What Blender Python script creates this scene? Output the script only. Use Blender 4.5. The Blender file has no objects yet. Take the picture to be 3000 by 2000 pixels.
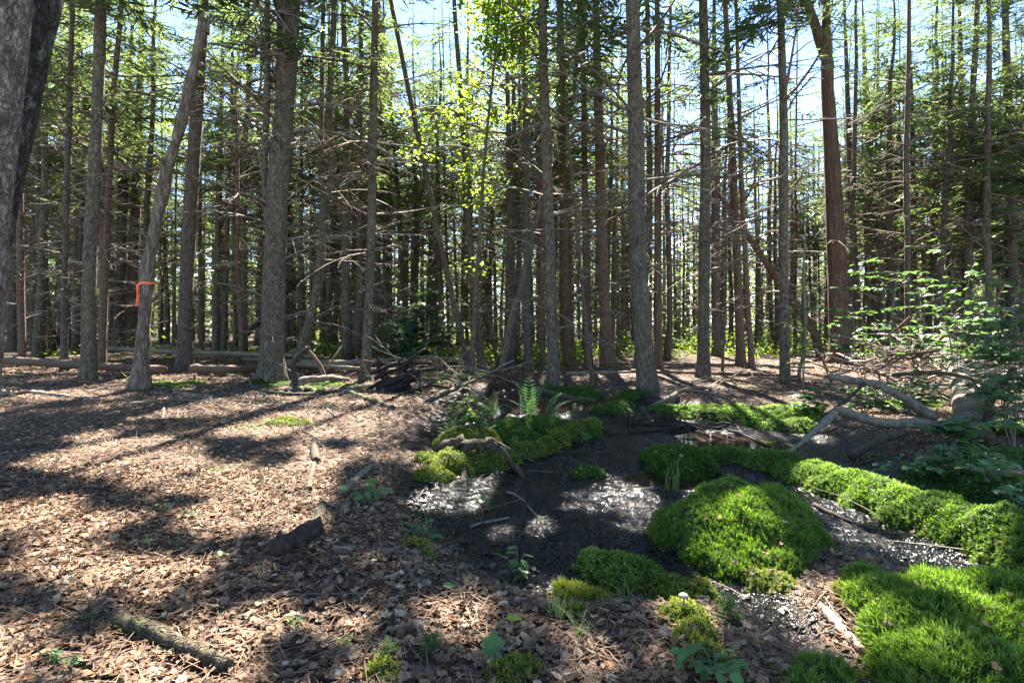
import bpy, math, random
import numpy as np
from mathutils import Vector, Matrix

random.seed(11)
RNG = np.random.default_rng(11)
C = bpy.context.scene.collection
SC = bpy.context.scene

# ------------------------------------------------------------------ camera, sky, sun, exposure
CAM_H = 1.25
F = 1307.0            # focal length in reference pixels (frame 2352 x 1568)
CX, HOR = 1176.0, 750.0
cam_d = bpy.data.cameras.new('camera')
cam = bpy.data.objects.new('camera', cam_d)
C.objects.link(cam)
cam.location = (0, 0, CAM_H)
cam.rotation_euler = (math.radians(90), 0, 0)
cam_d.sensor_width = 36.0
cam_d.lens = 36.0 * F / 2352.0
cam_d.shift_y = (HOR - 784.0) / 2352.0
cam_d.clip_start = 0.05
cam_d.clip_end = 2000
SC.camera = cam

SUN_AZ, SUN_EL = 4.0, 50.0
world = bpy.data.worlds.new('World')
SC.world = world
world.use_nodes = True
wnt = world.node_tree
sky = wnt.nodes.new('ShaderNodeTexSky')
sky.sky_type = 'NISHITA'
sky.sun_disc = False
sky.sun_elevation = math.radians(SUN_EL)
sky.sun_rotation = math.radians(SUN_AZ)
sky.air_density = 0.7
sky.dust_density = 0.0
sky.ozone_density = 1.2
wbg = wnt.nodes['Background']
wbg.inputs['Strength'].default_value = 0.05
wnt.links.new(sky.outputs[0], wbg.inputs[0])

sun_d = bpy.data.lights.new('sun', 'SUN')
sun_d.energy = 4.0
sun_d.angle = math.radians(0.5)
sun_d.color = (1.0, 0.93, 0.82)
sun = bpy.data.objects.new('sun', sun_d)
C.objects.link(sun)
ca, sa = math.cos(math.radians(SUN_EL)), math.sin(math.radians(SUN_EL))
SUN = np.array([math.sin(math.radians(SUN_AZ)) * ca, math.cos(math.radians(SUN_AZ)) * ca, sa])
sun.rotation_euler = Vector(SUN).to_track_quat('Z', 'Y').to_euler()
sun.location = (0, 30, 40)

SC.view_settings.view_transform = 'Standard'
SC.view_settings.look = 'None'
SC.view_settings.gamma = 1.0
SC.view_settings.use_curve_mapping = False
SC.view_settings.exposure = 3.5
SC.cycles.max_bounces = 10
SC.cycles.diffuse_bounces = 5
SC.cycles.transmission_bounces = 6
SC.cycles.sample_clamp_indirect = 6.0

# ------------------------------------------------------------------ numeric helpers
def _hash(ix, iy, seed):
    n = (ix.astype(np.int64) * 374761393 + iy.astype(np.int64) * 668265263 + seed * 982451653) & 0x7fffffff
    n = ((n ^ (n >> 13)) * 1274126177) & 0x7fffffff
    return ((n ^ (n >> 16)) & 0xffff) / 65535.0

def vnoise(x, y, seed=0):
    x = np.asarray(x, float); y = np.asarray(y, float)
    ix = np.floor(x); iy = np.floor(y)
    fx = x - ix; fy = y - iy
    fx = fx * fx * (3 - 2 * fx); fy = fy * fy * (3 - 2 * fy)
    a = _hash(ix, iy, seed); b = _hash(ix + 1, iy, seed)
    c = _hash(ix, iy + 1, seed); d = _hash(ix + 1, iy + 1, seed)
    return (a * (1 - fx) + b * fx) * (1 - fy) + (c * (1 - fx) + d * fx) * fy

def fbm(x, y, seed=0, octv=3):
    s = 0.0; a = 0.5; t = 0.0
    for k in range(octv):
        s = s + a * vnoise(x * 2 ** k, y * 2 ** k, seed + 17 * k); t += a; a *= 0.5
    return s / t

def poly_sdf(px, py, poly):
    """signed distance to a polygon, negative inside"""
    p = np.stack([px, py], -1)
    d = np.full(px.shape, 1e9); inside = np.zeros(px.shape, bool)
    n = len(poly)
    for i in range(n):
        a = poly[i]; b = poly[(i + 1) % n]
        ab = b - a; ap = p - a
        t = np.clip((ap @ ab) / max(1e-9, ab @ ab), 0, 1)
        q = ap - t[..., None] * ab
        d = np.minimum(d, np.hypot(q[..., 0], q[..., 1]))
        cond = ((a[1] > py) != (b[1] > py))
        with np.errstate(divide='ignore', invalid='ignore'):
            xi = (b[0] - a[0]) * (py - a[1]) / (b[1] - a[1] + 1e-12) + a[0]
        inside ^= cond & (px < xi)
    return np.where(inside, -d, d)

def flat(px, py):
    y = F * CAM_H / (py - HOR)
    return np.array([(px - CX) / F * y, y])

# ------------------------------------------------------------------ the lie of the land
MUD = np.array([flat(*p) for p in [(1010, 905), (1180, 886), (1300, 890), (1420, 905), (1560, 930), (1700, 955), (1860, 985),
    (2000, 1030), (2110, 1075), (2352, 1180), (2500, 1300), (2352, 1352), (2150, 1345), (1950, 1320), (1890, 1360), (1930, 1480),
    (1960, 1568), (1760, 1568), (1640, 1440), (1480, 1400), (1300, 1400), (1150, 1350), (1010, 1270), (910, 1190),
    (930, 1120), (985, 1060), (950, 1005), (985, 960)]])
POOLS = [np.array([flat(*p) for p in q]) for q in (
    [(1000, 925), (1100, 905), (1250, 900), (1400, 912), (1380, 935), (1240, 948), (1090, 950), (1020, 945)],
    [(1540, 985), (1640, 990), (1760, 1000), (1850, 1020), (1800, 1042), (1640, 1030), (1560, 1012)],
    [(1430, 1080), (1500, 1060), (1620, 1085), (1640, 1110), (1560, 1120), (1450, 1105)],
    [(700, 868), (800, 860), (860, 868), (800, 878), (720, 880)])]

def mudmask(x, y):
    d = poly_sdf(x, y, MUD)
    d = d + (fbm(x * 2.2, y * 2.2, 5) - 0.5) * 0.5
    return 1.0 / (1.0 + np.exp(np.clip(d / 0.07, -30, 30)))

def height(x, y):
    x = np.asarray(x, float); y = np.asarray(y, float)
    m = mudmask(x, y)
    bank = 0.085 + 0.10 * (fbm(x * 0.35, y * 0.35, 9) - 0.5) + 0.05 * (fbm(x * 1.3, y * 1.3, 3) - 0.5)
    bank = bank + 0.10 * np.clip((-x - 1.0) / 6.0, 0, 1.2)
    far = np.clip((y - 18) / 40.0, 0, 1)
    bank = bank + 0.35 * far * fbm(x * 0.08, y * 0.08, 21)
    relief = 0.055 * (fbm(x * 5, y * 5, 31, 3) - 0.5) + 0.042 * (fbm(x * 17, y * 17, 77, 3) - 0.5)
    pool = np.zeros_like(m)
    for p in POOLS:
        d = poly_sdf(x, y, p) + (fbm(x * 3, y * 3, 6) - 0.5) * 0.25
        pool = np.maximum(pool, 1 / (1 + np.exp(np.clip(d / 0.05, -30, 30))))
    low = relief - 0.06 * pool
    return bank * (1 - m) + low * m + (1 - m) * 0.02 * (fbm(x * 6, y * 6, 44) - 0.5)

def H1(x, y):
    return float(height(np.array([x]), np.array([y]))[0])

def G(px, py):
    """ground point under a reference pixel"""
    z = 0.0
    for _ in range(6):
        y = F * (CAM_H - z) / (py - HOR)
        x = (px - CX) / F * y
        z = H1(x, y)
    return Vector((x, y, z))

def P(px, py, depth):
    return Vector(((px - CX) / F * depth, depth, CAM_H + (HOR - py) / F * depth))

# ------------------------------------------------------------------ geometry helpers
class Geo:
    def __init__(self):
        self.V = []; self.Q = []; self.T = []; self.A = []; self.n = 0
    def add(self, V, Q=None, T=None, tint=0.5):
        V = np.asarray(V, float).reshape(-1, 3)
        self.V.append(V)
        self.A.append(np.broadcast_to(np.asarray(tint, float), (len(V),)))
        if Q is not None and len(Q): self.Q.append(np.asarray(Q, int) + self.n)
        if T is not None and len(T): self.T.append(np.asarray(T, int) + self.n)
        self.n += len(V)
        return self
    def arrays(self):
        V = np.concatenate(self.V) if self.V else np.zeros((0, 3))
        A = np.concatenate(self.A) if self.A else np.zeros(0)
        Q = np.concatenate(self.Q) if self.Q else np.zeros((0, 4), int)
        T = np.concatenate(self.T) if self.T else np.zeros((0, 3), int)
        return V, Q, T, A
    def mesh(self, name, mat, smooth=True, cull=None):
        V, Q, T, A = self.arrays()
        if cull is not None:
            Q, T = cull(V, Q, T)
        me = bpy.data.meshes.new(name)
        if len(V) == 0: return me
        used = np.zeros(len(V), bool); used[Q.ravel()] = True; used[T.ravel()] = True
        if not used.all():
            idx = np.cumsum(used) - 1
            V = V[used]; A = A[used]; Q = idx[Q]; T = idx[T]
        nq, nt = len(Q), len(T)
        me.vertices.add(len(V)); me.vertices.foreach_set('co', V.astype(np.float32).ravel())
        me.loops.add(nq * 4 + nt * 3)
        me.loops.foreach_set('vertex_index', np.concatenate([Q.ravel(), T.ravel()]).astype(np.int32))
        me.polygons.add(nq + nt)
        st = np.concatenate([np.arange(nq) * 4, nq * 4 + np.arange(nt) * 3]).astype(np.int32)
        me.polygons.foreach_set('loop_start', st)
        me.polygons.foreach_set('loop_total', np.concatenate([np.full(nq, 4), np.full(nt, 3)]).astype(np.int32))
        me.polygons.foreach_set('use_smooth', np.full(nq + nt, smooth))
        me.update(calc_edges=True)
        at = me.attributes.new('tint', 'FLOAT', 'POINT')
        at.data.foreach_set('value', A.astype(np.float32))
        me.materials.append(mat)
        return me
    def build(self, name, mat, parent=None, smooth=True, loc=None, cull=None):
        return put(name, self.mesh(name, mat, smooth, cull), parent, loc)

def put(name, me, parent=None, loc=None, mtx=None):
    o = bpy.data.objects.new(name, me); C.objects.link(o)
    if mtx is not None: o.matrix_local = mtx
    elif loc is not None: o.location = loc
    if parent is not None: o.parent = parent
    return o

def thing(name, label, cat, loc=(0, 0, 0), group=None):
    o = bpy.data.objects.new(name, None); C.objects.link(o)
    o.location = loc; o.empty_display_size = 0.2
    return tag(o, label, cat, group)

def tag(o, label=None, cat=None, group=None, kind=None):
    if label: o['label'] = label
    if cat: o['category'] = cat
    if group: o['group'] = group
    if kind: o['kind'] = kind
    return o

def smooth_path(pts, n):
    """Catmull-Rom resample"""
    P0 = np.asarray([list(p) for p in pts], float)
    if len(P0) == 2:
        t = np.linspace(0, 1, n)[:, None]
        return P0[0] * (1 - t) + P0[1] * t
    ext = np.vstack([2 * P0[0] - P0[1], P0, 2 * P0[-1] - P0[-2]])
    seg = np.linalg.norm(np.diff(P0, axis=0), axis=1); s = np.concatenate([[0], np.cumsum(seg)])
    out = []
    for u in np.linspace(0, s[-1], n):
        i = min(len(P0) - 2, int(np.searchsorted(s, u, side='right') - 1))
        t = (u - s[i]) / max(seg[i], 1e-9)
        a, b, c, d = ext[i], ext[i + 1], ext[i + 2], ext[i + 3]
        out.append(0.5 * (2 * b + (c - a) * t + (2 * a - 5 * b + 4 * c - d) * t * t + (3 * b - 3 * c + d - a) * t ** 3))
    return np.array(out)

def tube(path, radii, sides=8, rough=0.0, seed=0, cap=True, flat_z=1.0):
    path = np.asarray(path, float); n = len(path)
    radii = np.broadcast_to(np.asarray(radii, float), (n,))
    tan = np.gradient(path, axis=0)
    tan /= np.linalg.norm(tan, axis=1)[:, None] + 1e-12
    ref = np.array([0, 0, 1.0]) if abs(tan[0][2]) < 0.8 else np.array([1.0, 0, 0])
    u = np.cross(ref, tan[0]); u /= np.linalg.norm(u)
    U = []
    for i in range(n):
        u = u - tan[i] * (u @ tan[i]); u /= np.linalg.norm(u) + 1e-12
        U.append(u)
    U = np.array(U); W = np.cross(tan, U)
    ang = np.linspace(0, 2 * math.pi, sides, endpoint=False)
    ii, jj = np.meshgrid(np.arange(n), np.arange(sides), indexing='ij')
    rr = radii[:, None] * np.ones(sides)[None]
    if rough:
        rr = rr * (1 + rough * 2 * (vnoise(ii * 0.7 + seed * 3.1, jj * 1.3 + seed * 7.7, seed + 2) - 0.5)
                   + rough * (_hash(ii, jj, seed + 5) - 0.5))
    V = path[:, None] + rr[..., None] * (np.cos(ang)[None, :, None] * U[:, None] + np.sin(ang)[None, :, None] * W[:, None])
    V = V.reshape(-1, 3)
    i, j = np.meshgrid(np.arange(n - 1), np.arange(sides), indexing='ij')
    j2 = (j + 1) % sides
    Q = np.stack([i * sides + j, i * sides + j2, (i + 1) * sides + j2, (i + 1) * sides + j], -1).reshape(-1, 4)
    T = np.zeros((0, 3), int)
    if cap:
        V = np.vstack([V, path[0], path[-1]])
        a, b = n * sides, n * sides + 1
        j = np.arange(sides); j2 = (j + 1) % sides
        T = np.vstack([np.stack([np.full(sides, a), j2, j], -1), np.stack([np.full(sides, b), (n - 1) * sides + j, (n - 1) * sides + j2], -1)])
    return V, Q, T

def scatter(geo, tm, M, pos, tint):
    """merge copies of one template: M (n,3,3), pos (n,3), tint (n,)"""
    V, Q, T, A = tm
    n = len(pos)
    if n == 0: return
    VV = np.einsum('nij,vj->nvi', M, V) + pos[:, None, :]
    off = (np.arange(n) * len(V))[:, None, None]
    QQ = (Q[None] + off).reshape(-1, 4) if len(Q) else None
    TT = (T[None] + off).reshape(-1, 3) if len(T) else None
    geo.add(VV.reshape(-1, 3), QQ, TT, (np.asarray(tint)[:, None] + (A - 0.5)[None]).ravel())

def rot_z(a):
    a = np.asarray(a, float); o = np.zeros_like(a); i = np.ones_like(a)
    c, s = np.cos(a), np.sin(a)
    return np.stack([np.stack([c, -s, o], -1), np.stack([s, c, o], -1), np.stack([o, o, i], -1)], -2)

def rot_y(a):
    a = np.asarray(a, float); o = np.zeros_like(a); i = np.ones_like(a)
    c, s = np.cos(a), np.sin(a)
    return np.stack([np.stack([c, o, s], -1), np.stack([o, i, o], -1), np.stack([-s, o, c], -1)], -2)

def rot_x(a):
    a = np.asarray(a, float); o = np.zeros_like(a); i = np.ones_like(a)
    c, s = np.cos(a), np.sin(a)
    return np.stack([np.stack([i, o, o], -1), np.stack([o, c, -s], -1), np.stack([o, s, c], -1)], -2)

def frames(nrm, spin):
    """rotation matrices whose z is nrm, spun by spin"""
    nrm = nrm / (np.linalg.norm(nrm, axis=1)[:, None] + 1e-12)
    ref = np.where(np.abs(nrm[:, :1]) < 0.9, np.array([[1.0, 0, 0]]), np.array([[0, 1.0, 0]]))
    u = np.cross(ref, nrm); u /= np.linalg.norm(u, axis=1)[:, None]
    w = np.cross(nrm, u)
    c, s = np.cos(spin)[:, None], np.sin(spin)[:, None]
    return np.stack([c * u + s * w, -s * u + c * w, nrm], -1)

# ------------------------------------------------------------------ materials
def nodes(name):
    m = bpy.data.materials.new(name); m.use_nodes = True
    nt = m.node_tree
    return m, nt, nt.nodes['Principled BSDF']

def N(nt, typ, **kw):
    n = nt.nodes.new(typ)
    for k, v in kw.items():
        if k in n.inputs: n.inputs[k].default_value = v
        else: setattr(n, k, v)
    return n

def L(nt, a, b): nt.links.new(a, b)

def ramp(nt, fac, stops):
    r = nt.nodes.new('ShaderNodeValToRGB')
    el = r.color_ramp.elements
    while len(el) < len(stops): el.new(0.5)
    for e, (p, c) in zip(el, stops):
        e.position = p; e.color = (*c, 1) if len(c) == 3 else c
    L(nt, fac, r.inputs[0])
    return r.outputs[0]

def mix(nt, fac, a, b):
    n = nt.nodes.new('ShaderNodeMix'); n.data_type = 'RGBA'
    for s, v in ((0, fac), (6, a), (7, b)):
        if hasattr(v, 'links') or isinstance(v, bpy.types.NodeSocket): L(nt, v, n.inputs[s])
        else: n.inputs[s].default_value = v if s == 0 else (*v, 1)
    return n.outputs[2]

def math_n(nt, op, a, b=None):
    n = nt.nodes.new('ShaderNodeMath'); n.operation = op; n.use_clamp = False
    for i, v in enumerate((a, b)):
        if v is None: continue
        if isinstance(v, bpy.types.NodeSocket): L(nt, v, n.inputs[i])
        else: n.inputs[i].default_value = v
    return n.outputs[0]

def coords(nt, scale=(1, 1, 1), kind='Object'):
    tc = nt.nodes.new('ShaderNodeTexCoord')
    mp = nt.nodes.new('ShaderNodeMapping'); mp.inputs['Scale'].default_value = scale
    L(nt, tc.outputs[kind], mp.inputs[0])
    return mp.outputs[0], tc

def noise(nt, vec, scale, detail=4, rough=0.6):
    n = N(nt, 'ShaderNodeTexNoise', Scale=scale, Detail=detail, Roughness=rough)
    L(nt, vec, n.inputs['Vector'])
    return n.outputs['Fac']

def obj_random(nt):
    return nt.nodes.new('ShaderNodeObjectInfo').outputs['Random']

def bump(nt, bsdf, h, strength=0.6, dist=0.02):
    b = N(nt, 'ShaderNodeBump', Strength=strength, Distance=dist)
    L(nt, h, b.inputs['Height']); L(nt, b.outputs[0], bsdf.inputs['Normal'])

def bark_mat(name, dark, mid, light, lichen=None, lich_amt=0.55, scale=(11, 11, 6), moss_h=0.0, bstr=0.9, bdist=0.03, cells=True):
    m, nt, b = nodes(name)
    v, tc = coords(nt, scale)
    n1 = noise(nt, v, 2.0, 6, 0.65)
    vo = N(nt, 'ShaderNodeTexVoronoi', Scale=1.6, feature='DISTANCE_TO_EDGE')
    nd = nt.nodes.new('ShaderNodeVectorMath'); nd.operation = 'ADD'
    nn = N(nt, 'ShaderNodeTexNoise', Scale=1.2, Detail=3); L(nt, v, nn.inputs['Vector'])
    sc_ = nt.nodes.new('ShaderNodeVectorMath'); sc_.operation = 'SCALE'; sc_.inputs['Scale'].default_value = 2.2
    L(nt, nn.outputs['Color'], sc_.inputs[0]); L(nt, v, nd.inputs[0]); L(nt, sc_.outputs[0], nd.inputs[1]); L(nt, nd.outputs[0], vo.inputs['Vector'])
    col = ramp(nt, n1, [(0.3, dark), (0.52, mid), (0.75, light)])
    col = mix(nt, math_n(nt, 'MULTIPLY', obj_random(nt), 0.35), col, tuple(x * 0.62 for x in mid))
    if cells:
        edge = ramp(nt, vo.outputs['Distance'], [(0.0, (0.5, 0.5, 0.5)), (0.10, (1, 1, 1))])
        mm = nt.nodes.new('ShaderNodeMix'); mm.data_type = 'RGBA'; mm.blend_type = 'MULTIPLY'; mm.inputs[0].default_value = 0.75
        L(nt, col, mm.inputs[6]); L(nt, edge, mm.inputs[7]); col = mm.outputs[2]
    if lichen:
        v2, _ = coords(nt, (1, 1, 0.5))
        lm = noise(nt, v2, 11, 5, 0.7)
        lf = ramp(nt, lm, [(lich_amt, (0, 0, 0)), (lich_amt + 0.09, (1, 1, 1))])
        col = mix(nt, math_n(nt, 'MULTIPLY', lf, 0.75), col, lichen)
    if moss_h > 0:
        sp = nt.nodes.new('ShaderNodeSeparateXYZ'); L(nt, tc.outputs['Object'], sp.inputs[0])
        v3, _ = coords(nt)
        mn = noise(nt, v3, 5, 4)
        hz = math_n(nt, 'ADD', math_n(nt, 'DIVIDE', sp.outputs[2], moss_h), math_n(nt, 'MULTIPLY', mn, 1.6))
        mf = ramp(nt, hz, [(0.75, (1, 1, 1)), (1.0, (0, 0, 0))])
        col = mix(nt, mf, col, (0.055, 0.085, 0.018))
    L(nt, col, b.inputs['Base Color'])
    b.inputs['Roughness'].default_value = 0.9
    b.inputs['Specular IOR Level'].default_value = 0.2
    hgt = math_n(nt, 'ADD', math_n(nt, 'MULTIPLY', n1, 0.6), math_n(nt, 'MINIMUM', math_n(nt, 'MULTIPLY', vo.outputs['Distance'], 2.5), 0.5))
    bump(nt, b, hgt, bstr, bdist)
    return m

def leaf_mat(name, stops, trans, tfac=0.45, rough=0.5, spec=0.3, use_obj=False):
    m, nt, b = nodes(name)
    at = nt.nodes.new('ShaderNodeAttribute'); at.attribute_name = 'tint'
    f = at.outputs['Fac']
    if use_obj:
        f = math_n(nt, 'ADD', math_n(nt, 'MULTIPLY', f, 0.4), math_n(nt, 'MULTIPLY', obj_random(nt), 0.6))
    col = ramp(nt, f, stops)
    L(nt, col, b.inputs['Base Color'])
    b.inputs['Roughness'].default_value = rough
    b.inputs['Specular IOR Level'].default_value = spec
    tr = nt.nodes.new('ShaderNodeBsdfTranslucent')
    tcol = mix(nt, 0.65, col, trans)
    L(nt, tcol, tr.inputs[0])
    mx = nt.nodes.new('ShaderNodeMixShader'); mx.inputs[0].default_value = tfac
    L(nt, b.outputs[0], mx.inputs[1]); L(nt, tr.outputs[0], mx.inputs[2])
    out = nt.nodes['Material Output']; L(nt, mx.outputs[0], out.inputs[0])
    return m

def wood_mat(name, dark, light, moss=0.0, rough=0.85, scale=(6, 6, 6), mosscol=(0.045, 0.062, 0.012)):
    """dead wood; moss as a patchy growth on upward faces"""
    m, nt, b = nodes(name)
    v, tc = coords(nt, scale)
    n1 = noise(nt, v, 3.5, 7, 0.7)
    n2 = noise(nt, v, 22, 3, 0.6)
    col = ramp(nt, n1, [(0.3, dark), (0.7, light)])
    col = mix(nt, math_n(nt, 'MULTIPLY', n2, 0.5), col, tuple(x * 0.5 for x in dark))
    if moss > 0:
        ge = nt.nodes.new('ShaderNodeNewGeometry')
        sp = nt.nodes.new('ShaderNodeSeparateXYZ'); L(nt, ge.outputs['Normal'], sp.inputs[0])
        mn = noise(nt, v, 1.3, 4)
        up = math_n(nt, 'ADD', math_n(nt, 'MULTIPLY', sp.outputs[2], 0.45), mn)
        mf = ramp(nt, up, [(1.15 - moss * 0.36, (0, 0, 0)), (1.25 - moss * 0.36, (1, 1, 1))])
        mc = mix(nt, n2, mosscol, tuple(x * 1.8 for x in mosscol))
        col = mix(nt, mf, col, mc)
    L(nt, col, b.inputs['Base Color'])
    b.inputs['Roughness'].default_value = rough
    b.inputs['Specular IOR Level'].default_value = 0.25
    bump(nt, b, math_n(nt, 'ADD', n1, math_n(nt, 'MULTIPLY', n2, 0.4)), 0.8, 0.015)
    return m

MAT = {}
MAT['grey'] = bark_mat('bark_grey_spruce', (0.036, 0.029, 0.020), (0.125, 0.102, 0.072), (0.26, 0.22, 0.16), lichen=(0.17, 0.175, 0.105), moss_h=0.35)
MAT['dark'] = bark_mat('bark_dark_spruce', (0.045, 0.034, 0.026), (0.12, 0.092, 0.07), (0.22, 0.175, 0.14), lichen=(0.12, 0.12, 0.09), lich_amt=0.62, moss_h=0.3)
MAT['red'] = bark_mat('bark_red_spruce', (0.06, 0.038, 0.026), (0.165, 0.108, 0.074), (0.28, 0.20, 0.145), lichen=(0.16, 0.15, 0.11), lich_amt=0.64, moss_h=0.25)
MAT['farbark'] = bark_mat('bark_far_trunks', (0.10, 0.08, 0.06), (0.20, 0.165, 0.125), (0.30, 0.25, 0.20), cells=False)  # paler than the near bark: sunlight on far trunks put into the colour
MAT['cedar'] = bark_mat('bark_cedar', (0.05, 0.03, 0.02), (0.15, 0.092, 0.062), (0.30, 0.205, 0.15), lichen=(0.20, 0.18, 0.13), lich_amt=0.66, scale=(16, 16, 1.1), moss_h=0.25, bdist=0.05)
MAT['maple_grey'] = bark_mat('bark_mottled_maple', (0.05, 0.04, 0.03), (0.25, 0.212, 0.16), (0.58, 0.52, 0.42), lichen=(0.075, 0.062, 0.042), lich_amt=0.53, scale=(17, 17, 8), bdist=0.05)
MAT['maple_dark'] = bark_mat('bark_dark_maple', (0.02, 0.017, 0.013), (0.06, 0.053, 0.042), (0.16, 0.145, 0.115), lichen=(0.20, 0.215, 0.17), lich_amt=0.56, scale=(13, 13, 6), bdist=0.06)
MAT['snag'] = bark_mat('bark_peeling_snag', (0.05, 0.038, 0.028), (0.17, 0.13, 0.095), (0.40, 0.32, 0.23), lichen=(0.40, 0.30, 0.19), lich_amt=0.60, scale=(9, 9, 2.2), moss_h=0.2, bdist=0.04)
MAT['twig'] = bark_mat('dead_branch_bark', (0.055, 0.043, 0.033), (0.16, 0.13, 0.10), (0.30, 0.25, 0.20), scale=(12, 12, 12), cells=False, bstr=0.3)
MAT['needle'] = leaf_mat('spruce_needles', [(0.0, (0.04, 0.065, 0.03)), (0.5, (0.075, 0.11, 0.045)), (1.0, (0.115, 0.14, 0.06))], (0.24, 0.32, 0.08), 0.5, 0.42)
MAT['fir'] = leaf_mat('fir_needles', [(0.0, (0.04, 0.085, 0.03)), (0.5, (0.07, 0.125, 0.045)), (1.0, (0.11, 0.16, 0.05))], (0.24, 0.38, 0.06), 0.48, 0.45)
MAT['hemlock'] = leaf_mat('hemlock_needles', [(0.0, (0.022, 0.05, 0.026)), (0.5, (0.038, 0.08, 0.036)), (1.0, (0.06, 0.11, 0.045))], (0.10, 0.19, 0.04), 0.3, 0.5)
MAT['maple'] = leaf_mat('maple_leaves', [(0.0, (0.05, 0.11, 0.015)), (0.6, (0.09, 0.15, 0.02)), (0.93, (0.14, 0.19, 0.03)), (1.0, (0.25, 0.20, 0.03))], (0.32, 0.46, 0.03), 0.55, 0.45)
MAT['beech'] = leaf_mat('beech_leaves', [(0.0, (0.025, 0.075, 0.03)), (0.5, (0.045, 0.11, 0.04)), (1.0, (0.08, 0.14, 0.04))], (0.16, 0.30, 0.05), 0.45, 0.5, 0.3, use_obj=True)
MAT['herb'] = leaf_mat('herb_leaves', [(0.0, (0.05, 0.13, 0.035)), (0.5, (0.08, 0.17, 0.05)), (1.0, (0.13, 0.21, 0.05))], (0.2, 0.36, 0.05), 0.42, 0.45, 0.35)
MAT['fern'] = leaf_mat('fern_fronds', [(0.0, (0.045, 0.12, 0.05)), (0.5, (0.07, 0.16, 0.06)), (1.0, (0.12, 0.2, 0.06))], (0.16, 0.30, 0.06), 0.42, 0.5)
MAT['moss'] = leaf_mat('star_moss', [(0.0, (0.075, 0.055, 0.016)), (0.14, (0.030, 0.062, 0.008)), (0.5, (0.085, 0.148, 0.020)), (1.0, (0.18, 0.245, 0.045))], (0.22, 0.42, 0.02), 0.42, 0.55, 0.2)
MAT['moss_yellow'] = leaf_mat('feather_moss', [(0.0, (0.085, 0.055, 0.018)), (0.16, (0.05, 0.07, 0.008)), (0.5, (0.12, 0.155, 0.015)), (1.0, (0.24, 0.26, 0.03))], (0.34, 0.42, 0.03), 0.36, 0.6, 0.2)
MAT['moss_dark'] = leaf_mat('dark_moss', [(0.0, (0.02, 0.05, 0.006)), (0.5, (0.045, 0.10, 0.012)), (1.0, (0.085, 0.15, 0.02))], (0.13, 0.28, 0.02), 0.38, 0.6, 0.2)
MAT['mossbase'] = wood_mat('moss_under_layer', (0.015, 0.028, 0.006), (0.04, 0.07, 0.012), 0, 0.95, (8, 8, 8))
MAT['grass'] = leaf_mat('grass_blades', [(0.0, (0.05, 0.11, 0.03)), (0.7, (0.09, 0.16, 0.05)), (1.0, (0.2, 0.2, 0.08))], (0.2, 0.32, 0.06), 0.4, 0.5)
LITTER = [(0.0, (0.034, 0.022, 0.013)), (0.25, (0.085, 0.053, 0.031)), (0.5, (0.165, 0.107, 0.064)), (0.68, (0.26, 0.185, 0.122)), (0.84, (0.24, 0.118, 0.050)), (1.0, (0.36, 0.285, 0.20))]
MAT['litter'] = leaf_mat('dead_leaves', LITTER, (0.24, 0.12, 0.05), 0.12, 0.75, 0.2)
MAT['litter_obj'] = leaf_mat('dead_leaves_single', LITTER, (0.24, 0.12, 0.05), 0.12, 0.75, 0.2, use_obj=True)
MAT['wet_litter'] = leaf_mat('wet_dead_leaves', [(0, (0.008, 0.0075, 0.008)), (0.7, (0.022, 0.019, 0.018)), (1, (0.055, 0.046, 0.041))], (0.03, 0.02, 0.01), 0.05, 0.5, 0.3)
MAT['black_litter'] = leaf_mat('black_rotten_leaves', [(0, (0.004, 0.004, 0.0045)), (0.8, (0.011, 0.010, 0.0105)), (1, (0.02, 0.018, 0.018))], (0.01, 0.01, 0.01), 0.02, 0.26, 0.22)
MAT['needle_litter'] = leaf_mat('dead_needles', [(0, (0.07, 0.035, 0.02)), (0.6, (0.16, 0.085, 0.045)), (1, (0.28, 0.19, 0.12))], (0.1, 0.05, 0.02), 0.1, 0.7)
MAT['wood'] = wood_mat('weathered_wood', (0.075, 0.060, 0.042), (0.30, 0.25, 0.18), 0.0)
MAT['wood_moss'] = wood_mat('mossy_wood', (0.022, 0.018, 0.010), (0.115, 0.095, 0.055), 0.40)
MAT['wood_moss_more'] = wood_mat('very_mossy_wood', (0.035, 0.027, 0.02), (0.10, 0.08, 0.06), 0.95)
MAT['log_bark'] = bark_mat('bark_fallen_log', (0.028, 0.022, 0.015), (0.095, 0.074, 0.050), (0.19, 0.155, 0.105), lichen=(0.085, 0.105, 0.022), lich_amt=0.555, scale=(13, 13, 13), bdist=0.03)
MAT['wood_rot'] = wood_mat('rotten_wood', (0.018, 0.012, 0.009), (0.085, 0.060, 0.042), 0.35)
MAT['wood_pink'] = wood_mat('peeled_wood', (0.17, 0.11, 0.085), (0.42, 0.31, 0.25), 0.0, 0.6)
MAT['wood_red'] = wood_mat('red_brown_wood', (0.06, 0.035, 0.022), (0.20, 0.125, 0.08), 0.2)
MAT['wood_black'] = wood_mat('black_root_wood', (0.008, 0.006, 0.005), (0.04, 0.03, 0.022), 0.1)
MAT['birch'] = bark_mat('bark_fallen_birch', (0.05, 0.043, 0.030), (0.16, 0.14, 0.10), (0.30, 0.27, 0.20), lichen=(0.05, 0.043, 0.033), lich_amt=0.54, scale=(9, 9, 9), cells=False, bdist=0.02)

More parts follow.
